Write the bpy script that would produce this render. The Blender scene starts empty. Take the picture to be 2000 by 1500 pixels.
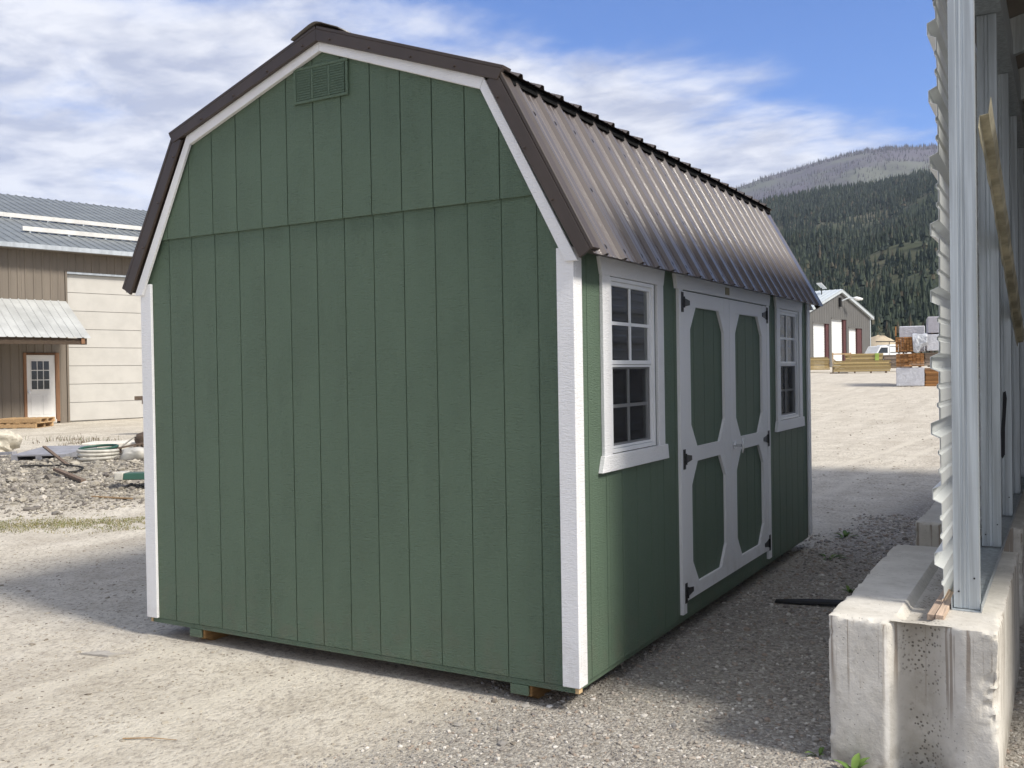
import bpy, bmesh, math, random
import numpy as np
from mathutils import Vector, Matrix, Euler

random.seed(7); rng = np.random.default_rng(7)
scene = bpy.context.scene
COL = scene.collection
rad = math.radians

# ------------------------------------------------------------------ camera
cam_d = bpy.data.cameras.new('camera'); cam = bpy.data.objects.new('camera', cam_d); COL.objects.link(cam)
cam_d.sensor_fit = 'HORIZONTAL'; cam_d.sensor_width = 36.0; cam_d.lens = 36.0*1870.67/2000.0
cam_d.clip_start = 0.05; cam_d.clip_end = 30000
CAM = Vector((4.8953, -4.1617, 1.6586))
_yaw, _pit, _rol = -0.52496, -0.01191, -0.01625
_f = Vector((math.sin(_yaw)*math.cos(_pit), math.cos(_yaw)*math.cos(_pit), math.sin(_pit)))
_r = Vector((math.cos(_yaw), -math.sin(_yaw), 0)); _u = _r.cross(_f)
_r2 = _r*math.cos(_rol)+_u*math.sin(_rol); _u2 = _u*math.cos(_rol)-_r*math.sin(_rol)
_m = Matrix((_r2, _u2, -_f)).transposed().to_4x4(); _m.translation = CAM
cam.matrix_world = _m
scene.camera = cam

# ------------------------------------------------------------------ light and sky
SUN_EL, SUN_AZ = rad(45), rad(94.0)
sun_d = bpy.data.lights.new('sun', 'SUN'); sun = bpy.data.objects.new('sun', sun_d); COL.objects.link(sun)
sun_d.energy = 2.0; sun_d.angle = rad(11.0); sun_d.color = (1.0, 0.945, 0.86)
_sd = Vector((math.sin(SUN_AZ)*math.cos(SUN_EL), math.cos(SUN_AZ)*math.cos(SUN_EL), math.sin(SUN_EL)))
sun.rotation_euler = _sd.to_track_quat('Z', 'Y').to_euler()
sun.location = (30, -4, 40)
scene.view_settings.view_transform = 'Standard'; scene.view_settings.look = 'None'
scene.view_settings.gamma = 1.0; scene.view_settings.use_curve_mapping = False
scene.view_settings.exposure = 1.45
scene.cycles.max_bounces = 8; scene.cycles.diffuse_bounces = 4; scene.cycles.glossy_bounces = 4
scene.cycles.transmission_bounces = 6; scene.cycles.transparent_max_bounces = 12
scene.cycles.volume_bounces = 0

world = bpy.data.worlds.new('World'); scene.world = world; world.use_nodes = True
def build_world():
    nt = world.node_tree; nt.nodes.clear(); N = nt.nodes.new; L = nt.links.new
    out = N('ShaderNodeOutputWorld')
    sky = N('ShaderNodeTexSky'); sky.sky_type = 'NISHITA'; sky.sun_disc = False
    sky.sun_elevation = SUN_EL; sky.sun_rotation = SUN_AZ
    sky.altitude = 900; sky.air_density = 1.0; sky.dust_density = 0.15; sky.ozone_density = 5.0
    tint = N('ShaderNodeMix'); tint.data_type = 'RGBA'; tint.blend_type = 'MULTIPLY'
    tint.inputs[0].default_value = 1.0; tint.inputs[7].default_value = (0.55, 0.80, 1.15, 1)
    L(sky.outputs[0], tint.inputs[6])
    bsky = N('ShaderNodeBackground'); bsky.inputs[1].default_value = 0.061; L(tint.outputs[2], bsky.inputs[0])
    tc = N('ShaderNodeTexCoord')
    sep = N('ShaderNodeSeparateXYZ'); L(tc.outputs['Generated'], sep.inputs[0])
    def M(op, a, b=None, c=None, clamp=False):
        n = N('ShaderNodeMath'); n.operation = op; n.use_clamp = clamp
        for i, v in enumerate((a, b, c)):
            if v is None: continue
            if isinstance(v, (int, float)): n.inputs[i].default_value = v
            else: L(v, n.inputs[i])
        return n.outputs[0]
    zz = M('MAXIMUM', M('ADD', sep.outputs[2], 0.10), 0.02)
    px = M('DIVIDE', sep.outputs[0], zz); py = M('DIVIDE', sep.outputs[1], zz)
    cmb = N('ShaderNodeCombineXYZ'); L(px, cmb.inputs[0]); L(py, cmb.inputs[1])
    def noise(scale, det, rough, loc, sc=(1, 1, 1), rz=0, dist=0.0):
        mp = N('ShaderNodeMapping'); mp.inputs['Location'].default_value = loc
        mp.inputs['Scale'].default_value = sc; mp.inputs['Rotation'].default_value = (0, 0, rz)
        L(cmb.outputs[0], mp.inputs[0])
        n = N('ShaderNodeTexNoise'); n.inputs['Scale'].default_value = scale; n.inputs['Detail'].default_value = det
        n.inputs['Roughness'].default_value = rough; n.inputs['Distortion'].default_value = dist
        L(mp.outputs[0], n.inputs[0]); return n.outputs[0]
    big = noise(0.55, 2, 0.5, (3.1, 1.7, 0))
    puff = noise(1.9, 6, 0.60, (0.4, 5.2, 0), (1, 1.15, 1), 0.5, 0.25)
    fine = noise(6.5, 4, 0.6, (1.4, 2.2, 0), (1, 1.5, 1), 0.4, 0.4)
    # the cloud deck opens in a gap running away from the viewer
    q = M('MULTIPLY_ADD', py, -0.5, px)
    front = M('MULTIPLY_ADD', q, -0.55, -1.02)
    front = M('MAXIMUM', front, M('MULTIPLY_ADD', q, 0.45, 0.42))     # unseen cloud overhead and sunward, added for neutral fill light
    front = M('MINIMUM', M('MAXIMUM', front, -0.10), 0.36)
    v = M('ADD', M('MULTIPLY_ADD', big, 0.40, M('MULTIPLY', puff, 0.75)), front)
    v = M('MULTIPLY_ADD', fine, 0.12, v)
    mr = N('ShaderNodeMapRange'); mr.interpolation_type = 'SMOOTHSTEP'
    L(v, mr.inputs[0]); mr.inputs[1].default_value = 0.60; mr.inputs[2].default_value = 0.95
    mr.inputs[3].default_value = 0.0; mr.inputs[4].default_value = 0.95
    shade = noise(3.6, 5, 0.58, (7.7, 3.3, 0), (1, 1.0, 1), 0.3, 0.3)
    ms = N('ShaderNodeMapRange'); L(M('MULTIPLY_ADD', fine, 0.35, shade), ms.inputs[0]); ms.inputs[1].default_value = 0.52; ms.inputs[2].default_value = 0.80
    cc = N('ShaderNodeMix'); cc.data_type = 'RGBA'; L(ms.outputs[0], cc.inputs[0])
    cc.inputs[6].default_value = (0.36, 0.385, 0.475, 1); cc.inputs[7].default_value = (0.655, 0.66, 0.69, 1)
    bcl = N('ShaderNodeBackground'); bcl.inputs[1].default_value = 0.58; L(cc.outputs[2], bcl.inputs[0])
    mx = N('ShaderNodeMixShader'); L(mr.outputs[0], mx.inputs[0]); L(bsky.outputs[0], mx.inputs[1]); L(bcl.outputs[0], mx.inputs[2])
    L(mx.outputs[0], out.inputs[0])
build_world()

# ------------------------------------------------------------------ numpy noise
def _hash(ix, iy, seed):
    n = (ix.astype(np.int64)*374761393 + iy.astype(np.int64)*668265263 + seed*1274126177) & 0xffffffff
    n = ((n ^ (n >> 13))*1274126177) & 0xffffffff
    return ((n ^ (n >> 16)) & 0xffff)/65535.0
def vnoise(x, y, seed=0):
    x = np.asarray(x, float); y = np.asarray(y, float)
    ix = np.floor(x); iy = np.floor(y); fx = x-ix; fy = y-iy
    fx = fx*fx*(3-2*fx); fy = fy*fy*(3-2*fy)
    a = _hash(ix, iy, seed); b = _hash(ix+1, iy, seed); c = _hash(ix, iy+1, seed); d = _hash(ix+1, iy+1, seed)
    return (a*(1-fx)+b*fx)*(1-fy)+(c*(1-fx)+d*fx)*fy
def fbm(x, y, seed=0, octv=4, g=0.5):
    s = 0; a = 1; t = 0
    for i in range(octv):
        s = s+a*(vnoise(x*2**i, y*2**i, seed+i*17)-0.5); t += a; a *= g
    return s/t*2
def sstep(a, b, x):
    t = np.clip((x-a)/(b-a), 0, 1); return t*t*(3-2*t)

# ------------------------------------------------------------------ materials
class NT:
    def __init__(s, name):
        s.m = bpy.data.materials.new(name); s.m.use_nodes = True; s.t = s.m.node_tree
        s.b = s.t.nodes['Principled BSDF']; s.pos = None
    def N(s, k): return s.t.nodes.new('ShaderNode'+k)
    def L(s, a, b): s.t.links.new(a, b)
    def P(s):
        if s.pos is None: s.pos = s.N('NewGeometry').outputs['Position']
        return s.pos
    def noise(s, scale, det=3, rough=0.55, sc=(1, 1, 1), rot=(0, 0, 0), dist=0, vec=None, loc=(0, 0, 0)):
        mp = s.N('Mapping'); mp.inputs['Scale'].default_value = sc; mp.inputs['Rotation'].default_value = rot; mp.inputs['Location'].default_value = loc
        s.L(vec or s.P(), mp.inputs[0]); n = s.N('TexNoise')
        n.inputs['Scale'].default_value = scale; n.inputs['Detail'].default_value = det
        n.inputs['Roughness'].default_value = rough; n.inputs['Distortion'].default_value = dist
        s.L(mp.outputs[0], n.inputs[0]); return n.outputs[0]
    def vor(s, scale, feat='F1', out='Distance', sc=(1, 1, 1)):
        mp = s.N('Mapping'); mp.inputs['Scale'].default_value = sc; s.L(s.P(), mp.inputs[0])
        n = s.N('TexVoronoi'); n.feature = feat; n.inputs['Scale'].default_value = scale; s.L(mp.outputs[0], n.inputs[0]); return n.outputs[out]
    def ramp(s, fac, stops, interp='LINEAR'):
        r = s.N('ValToRGB'); r.color_ramp.interpolation = interp; e = r.color_ramp.elements
        while len(e) < len(stops): e.new(0.5)
        for k, (p, c) in enumerate(stops):
            e[k].position = p; e[k].color = (c, c, c, 1) if isinstance(c, (int, float)) else (*c, 1)
        s.L(fac, r.inputs[0]); return r.outputs[0]
    def mix(s, fac, a, b, mode='MIX'):
        n = s.N('Mix'); n.data_type = 'RGBA'; n.blend_type = mode
        for i, v in ((0, fac), (6, a), (7, b)):
            if isinstance(v, (int, float)): n.inputs[i].default_value = v if i == 0 else (v, v, v, 1)
            elif isinstance(v, tuple): n.inputs[i].default_value = (*v, 1)
            else: s.L(v, n.inputs[i])
        return n.outputs[2]
    def math(s, op, a, b=0.0, c=0.0, clamp=False):
        n = s.N('Math'); n.operation = op; n.use_clamp = clamp
        for i, v in enumerate((a, b, c)):
            if isinstance(v, (int, float)): n.inputs[i].default_value = v
            else: s.L(v, n.inputs[i])
        return n.outputs[0]
    def mr(s, v, a, b, c=0.0, d=1.0, smooth=True):
        n = s.N('MapRange'); n.interpolation_type = 'SMOOTHSTEP' if smooth else 'LINEAR'
        s.L(v, n.inputs[0])
        for i, q in enumerate((a, b, c, d)): n.inputs[i+1].default_value = q
        return n.outputs[0]
    def bump(s, h, strength=0.3, dist=0.01, prev=None):
        n = s.N('Bump'); n.inputs['Strength'].default_value = strength; n.inputs['Distance'].default_value = dist
        s.L(h, n.inputs['Height'])
        if prev is not None: s.L(prev, n.inputs['Normal'])
        s.L(n.outputs[0], s.b.inputs['Normal']); return n.outputs[0]
    def set(s, color=None, rough=None, metal=None, spec=None, **kw):
        def put(k, v):
            i = s.b.inputs[k]
            if isinstance(v, (int, float)): i.default_value = v
            elif isinstance(v, tuple): i.default_value = (*v, 1)
            else: s.L(v, i)
        if color is not None: put('Base Color', color)
        if rough is not None: put('Roughness', rough)
        if metal is not None: put('Metallic', metal)
        if spec is not None: put('Specular IOR Level', spec)
        for k, v in kw.items(): put(k.replace('_', ' '), v)
        return s.m
    def rnd(s): return s.N('ObjectInfo').outputs['Random']
    def isl(s): return s.N('NewGeometry').outputs['Random Per Island']

def simple(name, col, rough=0.6, metal=0.0, spec=0.4, var=0.12, vs=3.0, bump=0.0, bs=60, bsc=(1, 1, 1), bdist=0.003):
    n = NT(name); f = n.noise(vs, 4, 0.6)
    c = n.mix(n.mr(f, 0.3, 0.7), tuple(x*(1-var) for x in col), tuple(min(1, x*(1+var)) for x in col))
    if bump > 0: n.bump(n.noise(bs, 4, 0.6, sc=bsc), bump, bdist)
    return n.set(c, rough, metal, spec)

def painted_wood(name, col, axis, rough=0.5, k=1.0, dirt=None):
    """wood-embossed painted siding; axis = horizontal axis of the face (0 x, 1 y)"""
    n = NT(name)
    ri = n.rnd(); off = n.N('CombineXYZ'); n.L(n.math('MULTIPLY', ri, 37.0), off.inputs[0]); n.L(n.math('MULTIPLY', ri, 11.0), off.inputs[1]); n.L(n.math('MULTIPLY', ri, 23.0), off.inputs[2])
    va = n.N('VectorMath'); n.L(n.P(), va.inputs[0]); n.L(off.outputs[0], va.inputs[1]); vec = va.outputs[0]
    h = (1, 1, 1)
    rip = n.noise(1.0, 3, 0.6, sc=(34, 34, 150), dist=0.6, vec=vec)            # short sideways saw ripples
    mask = n.mr(n.noise(1.0, 2, 0.5, sc=(7, 7, 2.2), vec=vec), 0.42, 0.68)
    grain = n.noise(1.0, 4, 0.65, sc=(120, 120, 4.0), dist=0.4, vec=vec)       # long upright grain
    cath = n.noise(1.0, 2, 0.5, sc=(22, 22, 3.2), dist=2.2, vec=vec)
    cl = n.math('PINGPONG', n.math('MULTIPLY', cath, 7.0), 0.5)
    cm = n.mr(n.noise(1.0, 1, 0.5, sc=(5, 5, 0.9), vec=vec, loc=(4, 2, 9)), 0.54, 0.66)
    hh = n.math('ADD', n.math('MULTIPLY', rip, n.math('MULTIPLY_ADD', mask, 0.4, 0.9)), n.math('MULTIPLY', grain, 0.35))
    hh = n.math('MULTIPLY_ADD', n.math('MULTIPLY', cl, cm), 0.3, hh)
    stip = n.noise(420, 2, 0.5); hh = n.math('MULTIPLY_ADD', stip, 0.25, hh)
    n.bump(hh, 1.0*k, 0.0105)
    big = n.noise(0.9, 3, 0.6)
    c0 = tuple(x*0.97 for x in col); c1 = tuple(min(1, x*1.03) for x in col)
    c = n.mix(n.mr(big, 0.3, 0.7), c0, c1)
    c = n.mix(n.math('MULTIPLY', n.mr(ri, 0, 1, 0, 1, False), 0.35), c, tuple(x*0.92 for x in col))
    if dirt:
        sp = n.N('SeparateXYZ'); n.L(n.P(), sp.inputs[0])
        low = n.math('MULTIPLY', n.mr(sp.outputs[2], 0.10, 0.55, 1, 0), n.mr(n.noise(7, 4, 0.65), 0.42, 0.7))
        c = n.mix(n.math('MULTIPLY', low, 0.35), c, dirt)
    return n.set(c, rough, 0, 0.35)

def ribbed_metal(name, col, rough=0.35, metal=0.0, spec=0.5, streak=0.15, sc=(6, 6, 0.6), coat=0.0, bumpk=0.0):
    n = NT(name); f = n.noise(1.0, 4, 0.6, sc=sc); g = n.noise(14, 4, 0.6)
    c = n.mix(n.mr(f, 0.3, 0.72), tuple(x*(1-streak) for x in col), tuple(min(1, x*(1+streak)) for x in col))
    c = n.mix(n.math('MULTIPLY', n.mr(g, 0.55, 0.75), 0.25), c, tuple(x*0.8 for x in col))
    r = n.math('MULTIPLY_ADD', f, 0.2, rough-0.1)
    if bumpk: n.bump(n.noise(2.2, 2, 0.5), bumpk, 0.02)
    return n.set(c, r, metal, spec, Coat_Weight=coat, Coat_Roughness=0.15)

def timber(name, col, axis=1, rough=0.75, var=0.3, per_island=False):
    n = NT(name); s_ = [60, 60, 60]; s_[axis] = 3
    g = n.noise(1.0, 4, 0.65, sc=tuple(s_), dist=0.5)
    c = n.mix(n.mr(g, 0.25, 0.75), tuple(x*(1-var) for x in col), tuple(min(1, x*(1+var)) for x in col))
    v = n.isl() if per_island else n.rnd()
    hs = n.N('HueSaturation'); n.L(c, hs.inputs['Color']); n.L(n.mr(v, 0, 1, 0.65, 1.3, False), hs.inputs['Value'])
    n.bump(g, 0.3, 0.004); return n.set(hs.outputs[0], rough, 0, 0.25)

M = {}
GREEN = (0.110, 0.163, 0.110)
M['green_x'] = painted_wood('green_siding_front', GREEN, 0, dirt=(0.16, 0.15, 0.11))
M['green_y'] = painted_wood('green_siding_side', GREEN, 1, k=0.8, dirt=(0.16, 0.15, 0.11))
M['white_x'] = painted_wood('white_trim_paint', (0.85, 0.85, 0.85), 0, k=0.6, dirt=(0.5, 0.47, 0.42))
M['white_vinyl'] = simple('white_vinyl', (0.78, 0.79, 0.79), 0.35, 0, 0.5, 0.04)
M['brown'] = ribbed_metal('dark_brown_roof_metal', (0.058, 0.043, 0.034), 0.45, 0.0, 0.4, 0.1, coat=0.05)
M['roof'] = ribbed_metal('brown_ribbed_roof_metal', (0.083, 0.066, 0.060), 0.45, 0.12, 0.6, 0.08, sc=(3, 7, 3), coat=0.35, bumpk=0.04)
M['ridge'] = ribbed_metal('ridge_cap_metal', (0.085, 0.072, 0.062), 0.36, 0.1, 0.6, 0.1, coat=0.4)
M['foam'] = simple('black_closure_foam', (0.008, 0.008, 0.008), 0.95, 0, 0.1)
M['black'] = simple('black_hinge_metal', (0.012, 0.012, 0.013), 0.42, 0.0, 0.5)
M['chrome'] = simple('chrome_handle', (0.62, 0.63, 0.64), 0.22, 1.0, 0.5, 0.05)
M['skid'] = timber('treated_skid_wood', (0.26, 0.15, 0.06), 1)
M['raw'] = timber('raw_pine', (0.50, 0.36, 0.20), 2)
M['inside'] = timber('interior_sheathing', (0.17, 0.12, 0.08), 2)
M['tag'] = simple('tan_tag', (0.36, 0.31, 0.20), 0.7)
def glass():
    n = NT('window_glass'); n.t.nodes.remove(n.b); out = n.t.nodes['Material Output']
    tr = n.N('BsdfTransparent'); tr.inputs[0].default_value = (0.80, 0.83, 0.82, 1)
    gl = n.N('BsdfGlossy'); gl.inputs['Roughness'].default_value = 0.012; gl.inputs[0].default_value = (0.95, 0.95, 0.95, 1)
    fr = n.N('Fresnel'); fr.inputs[0].default_value = 1.65
    bp = n.N('Bump'); bp.inputs['Strength'].default_value = 0.05; bp.inputs['Distance'].default_value = 0.01
    n.L(n.noise(5, 1), bp.inputs['Height']); n.L(bp.outputs[0], gl.inputs['Normal'])
    mx = n.N('MixShader'); n.L(fr.outputs[0], mx.inputs[0]); n.L(tr.outputs[0], mx.inputs[1]); n.L(gl.outputs[0], mx.inputs[2])
    n.L(mx.outputs[0], out.inputs[0]); return n.m
M['glass'] = glass()
def screenm():
    n = NT('insect_screen'); n.t.nodes.remove(n.b); out = n.t.nodes['Material Output']
    tr = n.N('BsdfTransparent'); df = n.N('BsdfDiffuse'); df.inputs[0].default_value = (0.03, 0.03, 0.032, 1)
    mx = n.N('MixShader'); mx.inputs[0].default_value = 0.5; n.L(tr.outputs[0], mx.inputs[1]); n.L(df.outputs[0], mx.inputs[2])
    n.L(mx.outputs[0], out.inputs[0]); return n.m
M['screen'] = screenm()
M['galv'] = ribbed_metal('galvanised_steel', (0.46, 0.50, 0.515), 0.45, 0.35, 0.5, 0.22, sc=(45, 45, 1.2))
M['white_panel'] = ribbed_metal('white_steel_panel', (0.82, 0.85, 0.84), 0.35, 0.0, 0.5, 0.05, sc=(4, 1.0, 4), coat=0.1)
M['insul'] = simple('torn_insulation_facing', (0.48, 0.44, 0.32), 0.8, 0, 0.2, 0.35, 6, 0.5, 25)
M['blackpaint'] = simple('black_spray_paint', (0.012, 0.012, 0.016), 0.5)
def concrete():
    n = NT('cast_concrete'); sp = n.N('SeparateXYZ'); n.L(n.P(), sp.inputs[0])
    a = n.noise(4, 5, 0.65); b = n.noise(26, 4, 0.6); d = n.noise(120, 3, 0.6)
    c = n.mix(n.mr(a, 0.3, 0.7), (0.54, 0.51, 0.45), (0.68, 0.65, 0.585))
    c = n.mix(n.math('MULTIPLY', n.mr(b, 0.5, 0.75), 0.3), c, (0.30, 0.275, 0.23))
    st = n.noise(1.0, 3, 0.6, sc=(34, 34, 0.5)); ln = n.math('MULTIPLY_ADD', n.noise(1.0, 1, 0.5, sc=(20, 20, 0.1), loc=(3, 1, 0)), 0.9, -0.05)
    run = n.math('MULTIPLY', n.mr(st, 0.52, 0.60), n.mr(n.math('ADD', sp.outputs[2], n.math('MULTIPLY', ln, 0.5)), 0.42, 0.62, 0, 1))
    nz = n.N('SeparateXYZ'); n.L(n.N('NewGeometry').outputs['Normal'], nz.inputs[0]); wall = n.mr(n.math('ABSOLUTE', nz.outputs[2]), 0.3, 0.7, 1, 0)
    run = n.math('MULTIPLY', run, wall)
    c = n.mix(n.math('MULTIPLY', run, 0.9), c, (0.30, 0.255, 0.21))
    pit = n.vor(55); pm = n.math('MULTIPLY', n.mr(pit, 0.10, 0.16, 1, 0), n.mr(n.noise(5, 3), 0.45, 0.6))
    c = n.mix(n.math('MULTIPLY', pm, 0.7), c, (0.10, 0.09, 0.075))
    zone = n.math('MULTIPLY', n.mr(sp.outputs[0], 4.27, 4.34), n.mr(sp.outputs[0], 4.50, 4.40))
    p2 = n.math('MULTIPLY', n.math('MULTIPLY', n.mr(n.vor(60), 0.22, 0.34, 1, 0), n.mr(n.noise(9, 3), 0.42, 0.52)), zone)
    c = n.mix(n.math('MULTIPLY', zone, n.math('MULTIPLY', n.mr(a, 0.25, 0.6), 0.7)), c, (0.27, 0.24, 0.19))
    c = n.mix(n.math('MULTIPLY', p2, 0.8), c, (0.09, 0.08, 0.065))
    paler = n.math('MULTIPLY', n.math('MULTIPLY', n.mr(n.math('ABSOLUTE', n.math('ADD', sp.outputs[0], -4.250)), 0.004, 0.017, 1, 0), n.mr(sp.outputs[2], 0.62, 0.5)), n.mr(n.noise(1.0, 3, 0.6, sc=(30, 30, 5)), 0.35, 0.6))  # paler stripe along the left edge of the end groove
    c = n.mix(n.math('MULTIPLY', paler, 0.7), c, (0.78, 0.76, 0.71))
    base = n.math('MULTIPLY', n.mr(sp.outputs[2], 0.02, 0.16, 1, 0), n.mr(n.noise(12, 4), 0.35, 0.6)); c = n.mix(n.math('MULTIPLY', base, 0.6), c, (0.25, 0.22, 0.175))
    pm = n.math('MAXIMUM', pm, p2)
    h = n.math('SUBTRACT', n.math('MULTIPLY_ADD', d, 0.35, b), n.math('MULTIPLY', pm, 0.9))
    n.bump(h, 0.45, 0.008); return n.set(c, 0.88, 0, 0.2)
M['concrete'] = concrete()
M['lb_wall'] = ribbed_metal('brown_steel_siding', (0.175, 0.148, 0.118), 0.5, 0, 0.35, 0.08, sc=(2, 2, 0.4))
M['lb_roof'] = ribbed_metal('grey_steel_roofing', (0.17, 0.185, 0.19), 0.5, 0.0, 0.4, 0.15, sc=(3, 0.5, 3))
M['lb_trim'] = ribbed_metal('light_grey_gutter', (0.42, 0.46, 0.50), 0.45)
M['rail'] = simple('white_snow_rail', (0.62, 0.61, 0.58), 0.5)
M['awn'] = ribbed_metal('galvanised_awning', (0.44, 0.45, 0.44), 0.5, 0.15, 0.4, 0.15, sc=(1.2, 1.2, 1.2))
M['gdoor'] = simple('cream_garage_door', (0.47, 0.455, 0.42), 0.55, 0, 0.3, 0.05, 2, 0.12, 40, (1, 1, 12))
M['wdoor'] = simple('white_entry_door', (0.72, 0.71, 0.68), 0.5, 0, 0.35, 0.04)
M['darkglass'] = simple('dark_door_glass', (0.02, 0.025, 0.03), 0.08, 0, 0.8, 0.2)
M['cedar'] = timber('rust_brown_wood', (0.19, 0.105, 0.06), 2)
M['darkwood'] = timber('dark_wood', (0.07, 0.05, 0.035), 1)
M['pallet'] = timber('pallet_wood', (0.42, 0.28, 0.15), 1)
M['fb_wall'] = ribbed_metal('grey_steel_siding', (0.125, 0.122, 0.117), 0.5, 0, 0.35, 0.06, sc=(2, 2, 0.4))
M['fb_roof'] = ribbed_metal('pale_steel_roofing', (0.50, 0.54, 0.56), 0.45, 0.1, 0.4, 0.08)
M['roll'] = simple('white_roll_door', (0.74, 0.75, 0.74), 0.5, 0, 0.3, 0.04)
M['redjamb'] = simple('dark_red_jamb', (0.085, 0.03, 0.03), 0.6)
M['lumber'] = timber('yellow_treated_lumber', (0.40, 0.30, 0.14), 0, per_island=True)
M['cedarlum'] = timber('orange_brown_lumber', (0.36, 0.18, 0.07), 0, per_island=True)
M['greylum'] = timber('weathered_sheet_stock', (0.22, 0.17, 0.13), 0, per_island=True)
def plastic(name, col, k=0.7):
    n = NT(name); h = n.noise(4.0, 5, 0.6, dist=1.5); n.bump(h, k, 0.06)
    c = n.mix(n.mr(h, 0.3, 0.7), tuple(x*0.85 for x in col), col); return n.set(c, 0.35, 0, 0.5)
M['wrapw'] = plastic('white_lumber_wrap', (0.62, 0.63, 0.67), 0.5)
M['wrapg'] = plastic('lavender_grey_wrap', (0.42, 0.41, 0.45), 0.2)
M['tarp'] = plastic('silver_tarp', (0.58, 0.60, 0.63), 1.0)
M['truckw'] = simple('white_truck_paint', (0.74, 0.75, 0.75), 0.3, 0, 0.5, 0.04)
M['tyre'] = simple('black_rubber', (0.018, 0.018, 0.018), 0.8)
M['greytag'] = simple('lime_tag', (0.35, 0.48, 0.10), 0.6)
M['greyplast'] = simple('weathered_grey_plastic', (0.27, 0.27, 0.29), 0.6, 0, 0.3, 0.15, 5)
M['whiteplast'] = simple('dirty_white_plastic', (0.46, 0.44, 0.385), 0.5, 0, 0.4, 0.2, 6)
M['greenplast'] = simple('dark_green_plastic', (0.022, 0.075, 0.05), 0.4, 0, 0.5, 0.1)
M['oldwood'] = timber('old_brown_wood', (0.13, 0.095, 0.07), 0)
M['limestone'] = simple('limestone', (0.47, 0.435, 0.36), 0.9, 0, 0.2, 0.3, 5, 0.8, 14, bdist=0.03)
M['rockgrey'] = simple('grey_flat_stone', (0.33, 0.31, 0.28), 0.9, 0, 0.2, 0.2, 8)
M['cedarshim'] = timber('pinkish_wood_shim', (0.42, 0.32, 0.24), 1)

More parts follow.
